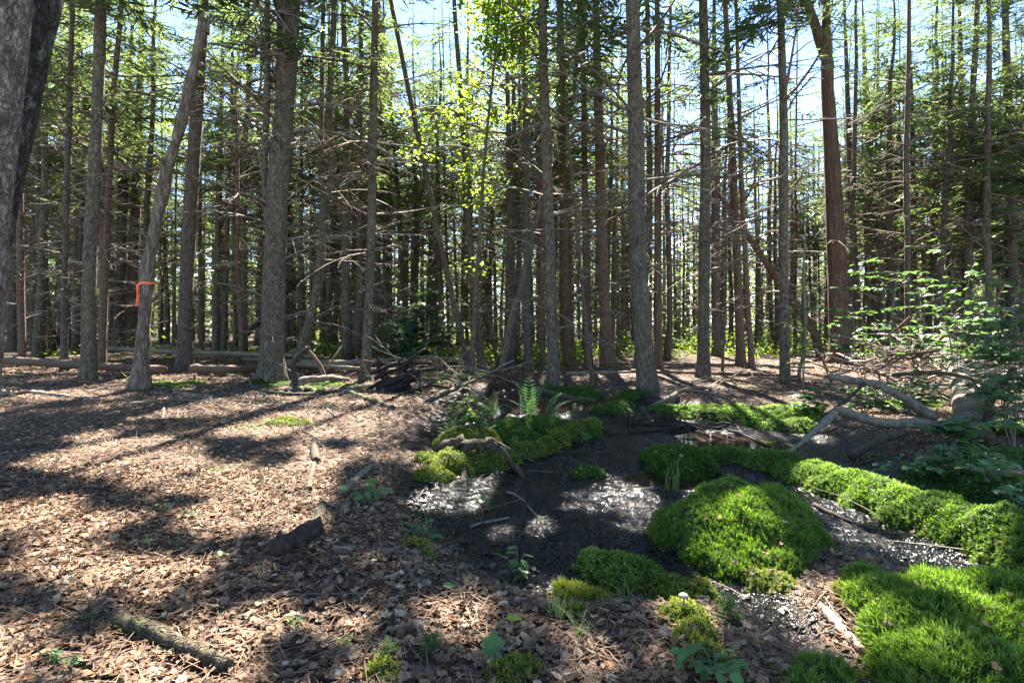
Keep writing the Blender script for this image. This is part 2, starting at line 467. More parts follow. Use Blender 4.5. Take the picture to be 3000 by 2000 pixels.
# a plain coloured ribbon
m, nt, b = nodes('orange_flagging_tape')
v, _ = coords(nt, (30, 30, 30)); L(nt, ramp(nt, noise(nt, v, 2), [(0.3, (0.85, 0.09, 0.012)), (0.7, (0.95, 0.14, 0.02))]), b.inputs['Base Color'])
b.inputs['Roughness'].default_value = 0.4
MAT['tape'] = m
m, nt, b = nodes('mushroom_flesh')
v, _ = coords(nt, (20, 20, 20)); L(nt, ramp(nt, noise(nt, v, 2), [(0.3, (0.22, 0.17, 0.13)), (0.7, (0.32, 0.26, 0.2))]), b.inputs['Base Color'])
MAT['mushroom'] = m

# ground: leaf mould and black mud, mixed by the mud attribute ("tint")
m, nt, b = nodes('forest_floor')
v, tc = coords(nt)
at = nt.nodes.new('ShaderNodeAttribute'); at.attribute_name = 'tint'
ng = noise(nt, v, 22, 6, 0.7); nb = noise(nt, v, 3.0, 5, 0.6)
vo = N(nt, 'ShaderNodeTexVoronoi', Scale=16.0); L(nt, v, vo.inputs['Vector'])
leafc = ramp(nt, vo.outputs['Color'], [(0.1, (0.055, 0.034, 0.024)), (0.45, (0.13, 0.082, 0.058)), (0.7, (0.20, 0.14, 0.105)), (0.95, (0.26, 0.17, 0.12))])
duff = mix(nt, ramp(nt, ng, [(0.35, (0, 0, 0)), (0.65, (1, 1, 1))]), (0.03, 0.019, 0.013), leafc)
# moss film in patches on the floor
gm = ramp(nt, noise(nt, v, 0.55, 5, 0.6), [(0.60, (0, 0, 0)), (0.66, (1, 1, 1))])
duff = mix(nt, math_n(nt, 'MULTIPLY', gm, math_n(nt, 'GREATER_THAN', nb, 0.45)), duff, (0.06, 0.10, 0.016))
mudc = ramp(nt, ng, [(0.3, (0.003, 0.003, 0.0036)), (0.7, (0.008, 0.0078, 0.0088))])
mk = at.outputs['Fac']
L(nt, mix(nt, mk, duff, mudc), b.inputs['Base Color'])
mr = ramp(nt, noise(nt, v, 9, 4), [(0.35, (0.06, 0.06, 0.06)), (0.7, (0.22, 0.22, 0.22))])
L(nt, mix(nt, mk, (0.85, 0.85, 0.85), mr), b.inputs['Roughness'])
L(nt, mix(nt, mk, (0.15, 0.15, 0.15), (0.22, 0.22, 0.22)), b.inputs['Specular IOR Level'])
hm = math_n(nt, 'ADD', noise(nt, v, 22, 2, 0.5), math_n(nt, 'MULTIPLY', noise(nt, v, 48, 1, 0.5), 0.55))
bump(nt, b, hm, 1.0, 0.045)
MAT['ground'] = m
m, nt, b = nodes('bog_water')
v, _ = coords(nt)
L(nt, ramp(nt, noise(nt, v, 2), [(0.3, (0.010, 0.007, 0.005)), (0.7, (0.022, 0.014, 0.009))]), b.inputs['Base Color'])
b.inputs['Roughness'].default_value = 0.04
b.inputs['IOR'].default_value = 1.33
bump(nt, b, noise(nt, v, 14, 2), 0.04, 0.01)
MAT['water'] = m

# ------------------------------------------------------------------ ground and water
def axis(lo, f0, f1, hi, step, grow):
    a = list(np.arange(f0, f1 + 1e-6, step))
    s = step; p = f1
    while p < hi:
        s *= grow; p += s; a.append(p)
    s = step; p = f0; pre = []
    while p > lo:
        s *= grow; p -= s; pre.append(p)
    return np.array(pre[::-1] + a)

gx = axis(-400, -1.6, 3.0, 400, 0.029, 1.07)
gy = axis(-40, 1.8, 6.0, 600, 0.028, 1.055)
X, Y = np.meshgrid(gx, gy, indexing='xy')
Z = height(X.ravel(), Y.ravel())
Mk = mudmask(X.ravel(), Y.ravel())
nx, ny = len(gx), len(gy)
i, j = np.meshgrid(np.arange(ny - 1), np.arange(nx - 1), indexing='ij')
Q = np.stack([i * nx + j, i * nx + j + 1, (i + 1) * nx + j + 1, (i + 1) * nx + j], -1).reshape(-1, 4)
g = Geo(); g.add(np.stack([X.ravel(), Y.ravel(), Z], -1), Q, None, Mk)
tag(g.build('ground', MAT['ground']), kind='structure')

g = Geo()
wy = np.linspace(1.2, 15, 30); wx = np.linspace(-3, 9, 30)
WX, WY = np.meshgrid(wx, wy)
i, j = np.meshgrid(np.arange(29), np.arange(29), indexing='ij')
g.add(np.stack([WX.ravel(), WY.ravel(), np.full(900, -0.030)], -1), np.stack([i * 30 + j, i * 30 + j + 1, (i + 1) * 30 + j + 1, (i + 1) * 30 + j], -1).reshape(-1, 4))
tag(g.build('water', MAT['water']), kind='structure')

# ------------------------------------------------------------------ gaps cut into the crowns so that sun falls on chosen spots
LIT = [  # ground ellipses in reference pixels: cx, cy, rx, ry, how open
    (400, 935, 190, 13, .97), (130, 905, 130, 10, .9), (640, 988, 110, 16, .97), (665, 962, 60, 14, 1), (300, 1030, 110, 20, .95),
    (250, 1065, 190, 26, .97), (420, 1100, 150, 28, .97), (60, 1180, 90, 36, .97), (620, 1120, 80, 40, .97), (540, 1190, 80, 36, .95),
    (660, 1235, 60, 22, .85), (720, 1060, 60, 40, .9), (330, 1300, 100, 30, .97), (300, 1345, 90, 30, .97), (40, 1260, 60, 24, .8),
    (1010, 1155, 90, 26, .97), (1100, 1130, 60, 16, .8), (1180, 1215, 110, 20, .9), (1330, 1160, 60, 20, .97), (1450, 1140, 60, 40, .98), (1470, 1210, 50, 26, .97),
    (1320, 1235, 70, 18, .8), (730, 1180, 40, 40, .95), (820, 1090, 60, 20, .7),
    (1700, 1150, 90, 40, .97), (1640, 1200, 110, 40, .85), (1950, 1130, 110, 24, .98), (2200, 1205, 120, 30, .95), (2050, 1390, 130, 50, .97),
    (2230, 1480, 150, 60, .9), (1990, 1240, 70, 20, .9), (1430, 1320, 60, 26, .8), (1650, 1470, 60, 30, .95), (1880, 1440, 60, 22, .8), (1700, 1360, 70, 16, .8),
    (1920, 1370, 60, 20, .9), (1600, 1430, 60, 40, .85), (1450, 1480, 90, 26, .7), (1260, 1490, 50, 20, .6),
    (100, 850, 160, 9, .9), (420, 872, 150, 8, .9), (730, 880, 110, 10, .9), (860, 1000, 70, 20, .8), (960, 945, 60, 14, .9), (900, 965, 60, 12, .7), (1080, 890, 120, 8, .8),
    (1330, 872, 120, 8, .85), (1570, 862, 150, 9, .95), (1750, 855, 160, 9, .95), (1640, 930, 60, 14, .6), (1820, 925, 70, 14, .9), (1530, 905, 40, 8, .7),
    (2000, 845, 150, 12, .95), (2200, 880, 160, 26, .95), (2200, 930, 120, 20, .7), (1680, 1010, 110, 16, .9), (2180, 1080, 100, 20, .7), (2300, 1090, 80, 20, .7),
    (1650, 800, 220, 30, 1), (1480, 815, 120, 16, .95), (1950, 800, 200, 20, .8), (1100, 815, 150, 14, .8), (350, 812, 300, 10, .7), (2250, 810, 150, 20, .8)]
LIT += [(2130, 862, 230, 40, 1), (480, 1450, 330, 70, .6), (1000, 1450, 260, 60, .72), (1400, 1520, 260, 50, .75), (120, 1520, 160, 50, .55), (700, 1540, 260, 40, .75), (850, 1360, 150, 40, .7), (1150, 1300, 120, 30, .7), (1080, 1000, 120, 60, .6), (1230, 960, 140, 40, .4), (870, 1300, 120, 40, .4)]
RAISED = [  # the same on the tops of raised moss: and the height of the top above the ground
    (1700, 1160, 80, 40, .97, .33), (1640, 1200, 70, 30, .85, .2), (1950, 1125, 120, 26, 1, .12), (2200, 1200, 130, 34, .95, .15), (1840, 1085, 50, 14, .8, .11),
    (2050, 1385, 120, 50, .97, .10), (2230, 1470, 130, 55, .85, .13), (1430, 1310, 50, 24, .8, .09), (1640, 935, 60, 12, .6, .1), (1320, 1005, 50, 12, .6, .17),
    (1800, 905, 60, 30, .9, .35), (2220, 985, 60, 20, .7, .4)]
LITW = []
for e in [q + (0.0,) for q in LIT] + RAISED:
    cx, cy, rx, ry, s_, hz = e
    def _proj(px, py):
        z = hz
        for _ in range(6):
            y = F * (CAM_H - z) / (py - HOR); x = (px - CX) / F * y; z = H1(x, y) + hz
        return x - SUN[0] / SUN[2] * z, y - SUN[1] / SUN[2] * z, y
    x_, y_, yv = _proj(cx, cy)
    far_, near_ = _proj(cx, max(cy - ry, HOR + 30))[1], _proj(cx, cy + ry)[1]
    LITW.append((x_, .5 * (far_ + near_), rx * yv / F, max(.06, .5 * (far_ - near_)), s_))

WINDOWS = [(np.array(P(px, py, dd)), r) for px, py, dd, r in ((1150, 60, 13.8, 1.3), (1100, 200, 13.8, .7), (1120, 420, 13.8, .6), (975, 310, 13.8, .5), (2080, 640, 10.5, .9), (2260, 690, 8.5, .7), (1940, 690, 10.5, .5), (2180, 260, 15, 1.1), (2240, 900, 7, .5), (2150, 480, 20, 1.2), (1075, 960, 5.4, .4), (1230, 900, 8.5, .6), (640, 500, 11, .5), (1460, 500, 11, .5), (2010, 880, 8, .6))]

def lit_amount(Pw):
    """how open the canopy is along the sun's ray through a point"""
    t = Pw[:, 2] / SUN[2]
    gx_ = Pw[:, 0] - SUN[0] * t; gy_ = Pw[:, 1] - SUN[1] * t
    wx = gx_ + .16 * (vnoise(gx_ * 2.3, gy_ * 2.3, 61) - .5); wy = gy_ + .16 * (vnoise(gx_ * 2.3 + 40, gy_ * 2.3, 62) - .5)
    best = np.zeros(len(Pw))
    for cx, cy, rx, ry, s_ in LITW:
        d = ((wx - cx) / (rx * 1.08)) ** 2 + ((wy - cy) / (ry * 1.12)) ** 2
        best = np.maximum(best, s_ * np.clip((1.4 - d) / .6, 0, 1))
    fine = np.clip((vnoise(gx_ * 3.1, gy_ * 3.1, 88) - 0.80) / 0.05, 0, 1) * 0.9
    best = np.maximum(best, fine)
    best = np.where(gy_ > 1.0, best, 0.15)
    for wp, wr in WINDOWS:   # gaps cut to let sun onto things above the ground
        v = Pw - wp; a = v @ SUN
        off = np.linalg.norm(v - a[:, None] * SUN, axis=1)
        best = np.maximum(best, np.where((a > wr * .9) & (off < wr * (.8 + .5 * vnoise(v[:, 0] * 1.7, v[:, 2] * 1.7, 12))), .9, 0))
    return best

def culler(M4):
    M4 = np.array(M4)
    def f(V, Q, T):
        W = V @ M4[:3, :3].T + M4[:3, 3]
        out = []
        for Fc in (Q, T):
            if len(Fc) == 0: out.append(Fc); continue
            P4 = W[Fc]
            k = lit_amount(P4.mean(1))
            for q in (0, 1 if P4.shape[1] == 3 else 2): k = np.maximum(k, lit_amount(P4[:, q]))
            k = np.where(k > .85, 1.0, k)
            out.append(Fc[RNG.random(len(Fc)) >= k])
        return out
    return f

# ------------------------------------------------------------------ templates
def dead_branch_tmpl(seed, twigs=7):
    r = np.random.default_rng(seed); g = Geo()
    a = r.uniform(-0.12, 0.28); bb = r.uniform(-0.45, 0.12)
    t = np.linspace(0, 1, 6)
    y = 0.10 * np.sin(t * r.uniform(1, 4) + r.uniform(0, 6)) * t
    path = np.stack([t, y, a * t + bb * t * t], -1)
    V, Q, T = tube(path, 0.016 * (1 - t * 0.78), 3, cap=False); g.add(V, Q, T, r.uniform(0.3, 0.7))
    for k in range(twigs):
        s = r.uniform(0.2, 0.97); i = min(4, int(s * 5)); p = path[i] + (path[i + 1] - path[i]) * (s * 5 - i)
        side = r.choice([-1, 1]); ln = r.uniform(0.12, 0.42) * (1.15 - s)
        d = np.array([r.uniform(0.4, 1.0), side * r.uniform(0.4, 1.0), r.uniform(-0.5, 0.2)]); d /= np.linalg.norm(d)
        q = np.array([p, p + d * ln * 0.55 + [0, 0, r.uniform(-.03, .03)], p + d * ln + [0, 0, r.uniform(-.1, .06) * ln * 3]])
        V, Q, T = tube(q, [0.0065, 0.005, 0.003], 3, cap=False); g.add(V, Q, T, 0.5)
    return g.arrays()
DEAD = [dead_branch_tmpl(100 + k, 5 + k % 5) for k in range(10)]
TWIG = [dead_branch_tmpl(150 + k, 1 + k % 2) for k in range(10)]

def blade(g, p, d, up, ln, w, tint, quad=True):
    s = np.cross(d, up); s /= np.linalg.norm(s) + 1e-9
    if quad:
        g.add([p, p + d * ln * 0.42 + s * w, p + d * ln, p + d * ln * 0.42 - s * w], [[0, 1, 2, 3]], None, tint)
    else:
        g.add([p - s * w * 0.6, p + d * ln, p + s * w * 0.6], None, [[0, 1, 2]], tint)

def bough_tmpl(seed, sec=11, full=1.0, wid=0.017, ter=3, cross=True):
    """a live spruce bough, one unit long: stem, side sprays and their needled twiglets"""
    r = np.random.default_rng(seed); g = Geo()
    t = np.linspace(0, 1, 5)
    a, bb = r.uniform(-0.35, 0.0), r.uniform(-0.1, 0.25)
    path = np.stack([t, 0.05 * np.sin(3 * t + seed), a * t + bb * t * t], -1)
    if ter: V, Q, T = tube(path, 0.011 * (1 - 0.8 * t), 3, cap=False); g.add(V, Q, T, 0.1)
    for side in (-1, 1):
        for k in range(sec):
            s = 0.12 + 0.86 * (k + r.uniform(0, .7)) / sec
            if r.random() > full: continue
            i = min(3, int(s * 4)); p = path[i] + (path[i + 1] - path[i]) * (s * 4 - i)
            ln = (0.40 * (1.08 - s) + 0.09) * r.uniform(0.7, 1.2)
            an = math.radians(r.uniform(38, 62))
            d = np.array([math.cos(an), side * math.sin(an), r.uniform(-0.35, 0.06)]); d /= np.linalg.norm(d)
            up = np.array([r.uniform(-.3, .3), r.uniform(-.3, .3), 1.0])
            tn = r.uniform(0.25, 0.75) + 0.2 * (s - 0.5)
            blade(g, p, d, up, ln, wid * 1.25, tn)
            if cross: blade(g, p, d, np.cross(d, up), ln, wid, tn)
            for q in range(ter):
                u = r.uniform(0.15, 0.85); pp = p + d * ln * u
                an2 = an + side * 0 + r.choice([-1, 1]) * math.radians(r.uniform(35, 55))
                d2 = np.array([math.cos(an2), side * math.sin(an2), r.uniform(-0.5, 0.0)]); d2 /= np.linalg.norm(d2)
                blade(g, pp, d2, np.array([r.uniform(-.6, .6), r.uniform(-.6, .6), 1.0]), ln * r.uniform(0.3, 0.5), wid * 1.5, tn + r.uniform(-.1, .15), False)
    # tip
    blade(g, path[-1], np.array([1, 0, bb]), np.array([0, 0, 1.0]), 0.14, wid * 1.3, 0.8)
    return g.arrays()
FINE = [bough_tmpl(200 + k, 12, 0.92, .0115, 3) for k in range(6)]
BOUGH = [bough_tmpl(220 + k, 9, 0.95, .018, 2, False) for k in range(6)]
SPARSE = [bough_tmpl(240 + k, 9, 0.6, .014, 3, False) for k in range(4)]
LUSH = [bough_tmpl(280 + k, 14, 1.0, 0.019, 4) for k in range(5)]
TINY = [bough_tmpl(360 + k, 9, 1.0, .034, 3) for k in range(4)]
FARB = [bough_tmpl(320 + k, 6, 0.95, 0.05, 1, False) for k in range(4)]
FARX = [bough_tmpl(340 + k, 5, 0.95, 0.075, 0, False) for k in range(4)]

def oval_leaf(curl=0.15, w=0.28, fold=0.12):
    """pointed oval leaf, one unit long"""
    xs = np.array([0, 0.22, 0.5, 0.78, 1.0]); ws = np.array([0.02, 0.8, 1.0, 0.62, 0.0]) * w
    V = []; 
    for x, ww in zip(xs, ws):
        z = curl * (0.25 - (x - 0.5) ** 2) 
        V += [[x, -ww, z + fold * ww / w * 0.5], [x, 0, z], [x, ww, z + fold * ww / w * 0.5]]
    Q = []
    for i in range(4):
        for j in range(2):
            Q.append([i * 3 + j, (i + 1) * 3 + j, (i + 1) * 3 + j + 1, i * 3 + j + 1])
    return np.array(V), np.array(Q), np.zeros((0, 3), int), np.full(15, 0.5)
def lobed_leaf(seed, crumple=0.25, lobes=5):
    """a maple-like leaf, one unit across, crumpled"""
    r = np.random.default_rng(seed)
    pts = []; n = lobes * 2 + 1
    for k in range(n):
        an = math.radians(-150 + 300 * k / (n - 1)) 
        rad = (0.55 if k % 2 == 0 else 0.33) * r.uniform(0.85, 1.12)
        pts.append([rad * math.cos(an), rad * math.sin(an)])
    pts = np.array([[-0.28, 0.0]] + pts)
    inner = pts * 0.55
    ctr = np.zeros((1, 2))
    A = np.vstack([ctr, inner, pts])
    ax = r.uniform(0, math.pi); c, s = math.cos(ax), math.sin(ax)
    z = crumple * ((A @ [c, s]) ** 2 * r.uniform(0.6, 2.2) * r.choice([-0.4, 1, 1])) + crumple * 0.28 * r.normal(size=len(A)) * np.concatenate([[0], np.full(len(inner), .5), np.ones(len(pts))])
    V = np.column_stack([A, z - z.min() * 0.6])
    m_ = len(pts); T = []; Q = []
    for k in range(m_):
        k2 = (k + 1) % m_
        T.append([0, 1 + k, 1 + k2]); Q.append([1 + k, 1 + m_ + k, 1 + m_ + k2, 1 + k2])
    return V, np.array(Q), np.array(T), 0.5 + 0.08 * r.normal(size=len(V))
def curled_leaf(seed):
    r = np.random.default_rng(seed)
    V, Q, T, A = oval_leaf(r.uniform(-0.7, 0.9), r.uniform(0.24, 0.36), r.uniform(-0.3, 0.5))
    V = V - [0.5, 0, 0]; V = V + r.normal(size=V.shape) * [0.02, 0.02, 0.05]
    V[:, 2] -= V[:, 2].min() * 0.7
    return V, Q, T, A + 0.06 * r.normal(size=len(V))
def plain_leaf(seed):
    """a flat-lying dead leaf, broad oval with an uneven edge and a fold along its midrib"""
    r = np.random.default_rng(seed); n = 8
    an = np.linspace(0, 2 * math.pi, n, endpoint=False)
    rad = (.5 - .16 * np.sin(an) ** 2) * r.uniform(.75, 1.15, n)
    V = np.column_stack([rad * np.cos(an), rad * np.sin(an) * .85, np.zeros(n)])
    V = np.vstack([[0, 0, 0], V])
    V[:, 2] = r.uniform(.0, .5) * np.abs(V[:, 1]) * r.choice([1, 1, -.6]) + r.uniform(-.5, .6) * V[:, 0] ** 2 + .05 * r.normal(size=n + 1)
    V[:, 2] -= V[:, 2].min() * .7
    T = np.array([[0, 1 + k, 1 + (k + 1) % n] for k in range(n)])
    return V, np.zeros((0, 4), int), T, .5 + .06 * r.normal(size=n + 1)
DRY = [lobed_leaf(400 + k, 0.45) for k in range(5)] + [curled_leaf(430 + k) for k in range(6)] + [plain_leaf(460 + k) for k in range(5)]
DRYM = [plain_leaf(440 + k) for k in range(6)]
def small_leaf(seed):
    r = np.random.default_rng(seed)
    V = np.array([[-.5, 0, 0], [-.1, -.34, r.uniform(-.1, .25)], [.5, 0, r.uniform(-.1, .3)], [-.05, .34, r.uniform(-.1, .25)]])
    return V, np.array([[0, 1, 2, 3]]), np.zeros((0, 3), int), np.full(4, .5)
DRYS = [small_leaf(450 + k) for k in range(5)]
MAPLEF = [plain_leaf(490 + k) for k in range(3)]
GREEN5 = [lobed_leaf(470 + k, 0.12) for k in range(3)]
OVAL = [oval_leaf(0.12, 0.30, 0.1), oval_leaf(-0.2, 0.27, 0.16), oval_leaf(0.3, 0.32, 0.05)]

def moss_tmpl(seed, n=11, lean=0.75, ln=1.0, w=0.13):
    """one moss shoot with narrow leaves spreading from the stem, one unit tall"""
    r = np.random.default_rng(seed); V = []; T = []; A = []
    for k in range(n):
        h = (0.15 + 0.75 * k / n)
        an = k * 2.39996 + r.uniform(-.3, .3)
        sp = lean * (1.05 - 0.55 * h) * r.uniform(.8, 1.2)
        d = np.array([math.cos(an), math.sin(an), 0]); s = np.array([-d[1], d[0], 0])
        p = np.array([0, 0, h]); tip = p + d * sp * ln * 0.75 + np.array([0, 0, ln * (0.30 + 0.25 * h)])
        b0 = len(V)
        V += [p + d * .05 - s * w * .6, tip, p + d * .05 + s * w * .6 + np.array([0, 0, .05])]
        T += [[b0, b0 + 1, b0 + 2]]
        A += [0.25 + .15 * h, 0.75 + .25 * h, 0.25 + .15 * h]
    return np.array(V), np.zeros((0, 4), int), np.array(T), np.array(A)
MOSS = [moss_tmpl(500 + k, 11) for k in range(4)]
MOSSF = [moss_tmpl(520 + k, 7, 1.1, 0.8, 0.26) for k in range(4)]
MOSSL = [moss_tmpl(540 + k, 4, 1.2, 0.8, 0.5) for k in range(4)]

# ------------------------------------------------------------------ spruce trees
_v, _q, _t = tube([[0, 0, 0], [.7, 0, 0], [1, 0, .02]], [.28, .2, .1], 5)
STUB = (_v, _q, _t, np.full(len(_v), .4))
DEADMESH = []
def dead_mesh(k):
    while len(DEADMESH) < len(DEAD):
        g = Geo(); g.add(*[DEAD[len(DEADMESH)][q] for q in (0, 1, 2, 3)])
        DEADMESH.append(g.mesh('branch', MAT['twig']))
    return DEADMESH[k]

def interp_path(path, z):
    return np.stack([np.interp(z, path[:, 2], path[:, k]) for k in range(3)], -1)

def trunk_radius(z, Ht, r0):
    return r0 * np.clip(1.04 - 0.98 * np.clip(z / Ht, 0, 1) ** 1.5, 0.05, 2)

def add_trunk(g, path, r0, Ht, sides, flare=0.6, rough=0.05, seed=0):
    z = path[:, 2]
    rad = trunk_radius(z, Ht, r0) + r0 * flare * np.exp(-np.clip(z, 0, None) / 0.22)
    V, Q, T = tube(path, rad, sides, rough, seed)
    g.add(V, Q, T, 0.5)

def branches(path, r0, Ht, z0, z1, n, rng, lmin, lmax, big=0):
    """azimuth, height, length for dead branches in loose whorls"""
    nw = max(2, int((z1 - z0) / 0.38))
    hz = z0 + (z1 - z0) * (rng.integers(0, nw, n) + rng.uniform(-.12, .12, n)) / nw
    hz = np.clip(hz, z0 * 0.8, z1)
    az = rng.uniform(0, 2 * math.pi, n)
    ln = (lmin * .7 + (lmax * 1.15 - lmin * .7) * rng.random(n) ** 1.7) * (0.75 + 0.5 * (hz - z0) / max(.1, z1 - z0))
    el = rng.normal(0.05, 0.22, n)
    return hz, az, ln, el

def crown_geo(g, path, Ht, zc, rng, nb, lmax, tm, lean=0.0):
    t = rng.random(nb) ** 1.15
    hz = zc + (Ht - zc) * t
    rel = (hz - zc) / (Ht - zc)
    ln = lmax * (1.02 - rel) ** 0.75 * (0.55 + 0.45 * np.clip(rel / 0.18, 0, 1)) * rng.uniform(0.7, 1.15, nb) + 0.25
    az = rng.uniform(0, 2 * math.pi, nb)
    el = rng.normal(-0.02, 0.2, nb) - 0.25 * (1 - rel) + 0.35 * rel
    pos = interp_path(path, hz)
    M = rot_z(az) @ rot_y(-el) @ rot_x(rng.normal(0, .25, nb)) * ln[:, None, None]
    pick = rng.integers(0, len(tm), nb)
    tint = rng.uniform(0.3, 0.7) + rng.normal(0, .08, nb)
    for k in range(len(tm)):
        s = pick == k
        scatter(g, tm[k], M[s], pos[s], tint[s])

def spruce(label, base, pts, w, bark='grey', Ht=17.5, zc=6.2, dead=46, single=12, lmax=1.8, nb=60, tm=None, live=None, forks=(), group=None,
           name='spruce_tree', cat='tree', sides=12, seed=0, flare=0.6, dlen=(0.5, 1.9), zd=0.8, depth=None, mat_n='needle', top=True):
    """base: pixel of the foot; pts: pixels that the trunk passes on its way up; w: its width in pixels around eye height"""
    rng = np.random.default_rng(900 + seed)
    if depth is None:
        b0 = G(*base); 
    else:
        x = (base[0] - CX) / F * depth; b0 = Vector((x, depth, H1(x, depth)))
    d = b0.y
    r0 = 0.5 * w * d / F
    loc = [np.array([0, 0, -0.15]), np.zeros(3)]
    for (px, py) in pts:
        q = P(px, py, d) - b0
        loc.append(np.array([q.x, rng.normal(0, 0.03), q.z]))
    last = loc[-1]; dirn = (loc[-1] - loc[-2]); dirn = dirn / dirn[2]
    if top:
        dirn = dirn * [0.6, 0.6, 1]
        k = 1
        while last[2] < Ht - 0.5:
            step = min(3.0, Ht - last[2]); last = last + dirn * step * np.array([.8 ** k, .8 ** k, 1]) + [rng.normal(0, .03), rng.normal(0, .03), 0]; loc.append(last); k += 1
    loc = np.array(loc)
    Hh = loc[-1, 2]
    path = smooth_path(loc, int(8 + 2.2 * Hh))
    path[:, 2] = np.maximum.accumulate(path[:, 2] + np.arange(len(path)) * 1e-5)
    root = thing(name, label, cat, b0, group)
    g = Geo(); add_trunk(g, path, r0, Ht, sides, flare, 0.05, seed)
    tr = g.build('trunk', MAT[bark], root)
    stems = [(path, r0)]
    for (fpts, fw) in forks:
        fl = [np.array([q.x, 0.04, q.z]) for q in (P(px, py, d) - b0 for px, py in fpts)]
        l2 = fl[-1]; dd = (fl[-1] - fl[-2]); dd = dd / max(dd[2], .1) * [.5, .5, 1]
        while l2[2] < Ht * 0.92: l2 = l2 + dd * 2.5 * [.6, .6, 1]; fl.append(l2)
        fp = smooth_path(fl, 24); fr = 0.5 * fw * d / F
        g = Geo(); V, Q, T = tube(fp, fr * (1.05 - 0.9 * np.linspace(0, 1, 24) ** 1.3), 9, 0.06, seed + 3); g.add(V, Q, T)
        g.build('stem', MAT[bark], root)
        stems.append((fp, fr))
    # dead branches: the longest as parts of their own, the rest joined
    for si, (pp, rr) in enumerate(stems):
        n = int(dead * 1.45) if si == 0 else dead // 2
        if n:
            z0 = max(zd, pp[0, 2]); z1 = max(z0 + 1, zc + 1.5)
            hz, az, ln, el = branches(pp, rr, Ht, z0, z1, n, rng, *dlen)
            pos = interp_path(pp, hz)
            M = rot_z(az) @ rot_y(-el) @ rot_x(rng.uniform(-.6, .6, n))
            pick = rng.integers(0, len(DEAD), n)
            order = np.argsort(-ln * np.where(hz * 1.0 < 1.0 + 0.6 * d, 1, 0.01))
            nsing = min(single, n)
            for q in order[:nsing]:
                mt = Matrix(np.vstack([np.column_stack([M[q] * ln[q], pos[q]]), [0, 0, 0, 1]]).tolist())
                put('branch', dead_mesh(int(pick[q])), root, mtx=mt)
            g = Geo()
            rest = order[nsing:]
            for k in range(len(DEAD)):
                s = rest[pick[rest] == k]
                scatter(g, DEAD[k], M[s] * ln[s][:, None, None], pos[s], np.full(len(s), 0.5))
            ns = int(34 * (1 if si == 0 else .5))
            hz = rng.uniform(.5, min(Ht, 2 + .7 * d), ns); hz = hz[hz > pp[0, 2]]; ns = len(hz)
            sl = rng.uniform(.06, .2, ns)
            M = rot_z(rng.uniform(0, 6.28, ns)) @ rot_y(rng.normal(.1, .3, ns)) * np.stack([trunk_radius(hz, Ht, rr) + sl, sl * .5 + .03, sl * .5 + .03], -1)[:, None, :]
            scatter(g, STUB, M, interp_path(pp, hz), np.full(ns, .2))
            if g.n: tag(g.build('dead_twigs', MAT['twig'], root, cull=culler(Matrix.Translation(b0))), kind='stuff')
    if nb:
        g = Geo()
        for pp, rr in stems:
            crown_geo(g, pp, pp[-1, 2] + 0.2, max(zc, pp[0, 2] + .3), rng, nb if len(stems) == 1 else int(nb * .7), lmax, tm or FINE)
            zu = max(zc + 1.0, 2.6 + .62 * d)
            if Ht > 12 and zu < Ht - 3: crown_geo(g, pp, pp[-1, 2] + 0.2, zu, rng, 85, 2.2, FARX)  # unseen boughs above the frame, added to thicken the shade below
        g.build('crown', MAT[mat_n], root, smooth=False, cull=culler(Matrix.Translation(b0)))
    if live:  # low live boughs hanging on the trunk: z from, z to, how many, length
        z0, z1, nn, ll, mk = live
        g = Geo()
        hz = rng.uniform(z0, z1, nn); az = rng.uniform(0, 6.283, nn); ln = rng.uniform(.6, 1.15, nn) * ll
        M = rot_z(az) @ rot_y(rng.normal(0.12, .18, nn)) * ln[:, None, None]
        pos = interp_path(path, hz)
        pick = rng.integers(0, len(LUSH), nn)
        for k in range(len(LUSH)):
            s = pick == k
            scatter(g, LUSH[k], M[s], pos[s], rng.uniform(.35, .75, s.sum()))
        g.build('low_boughs', MAT[mk], root, smooth=False, cull=culler(Matrix.Translation(b0)))
    return root

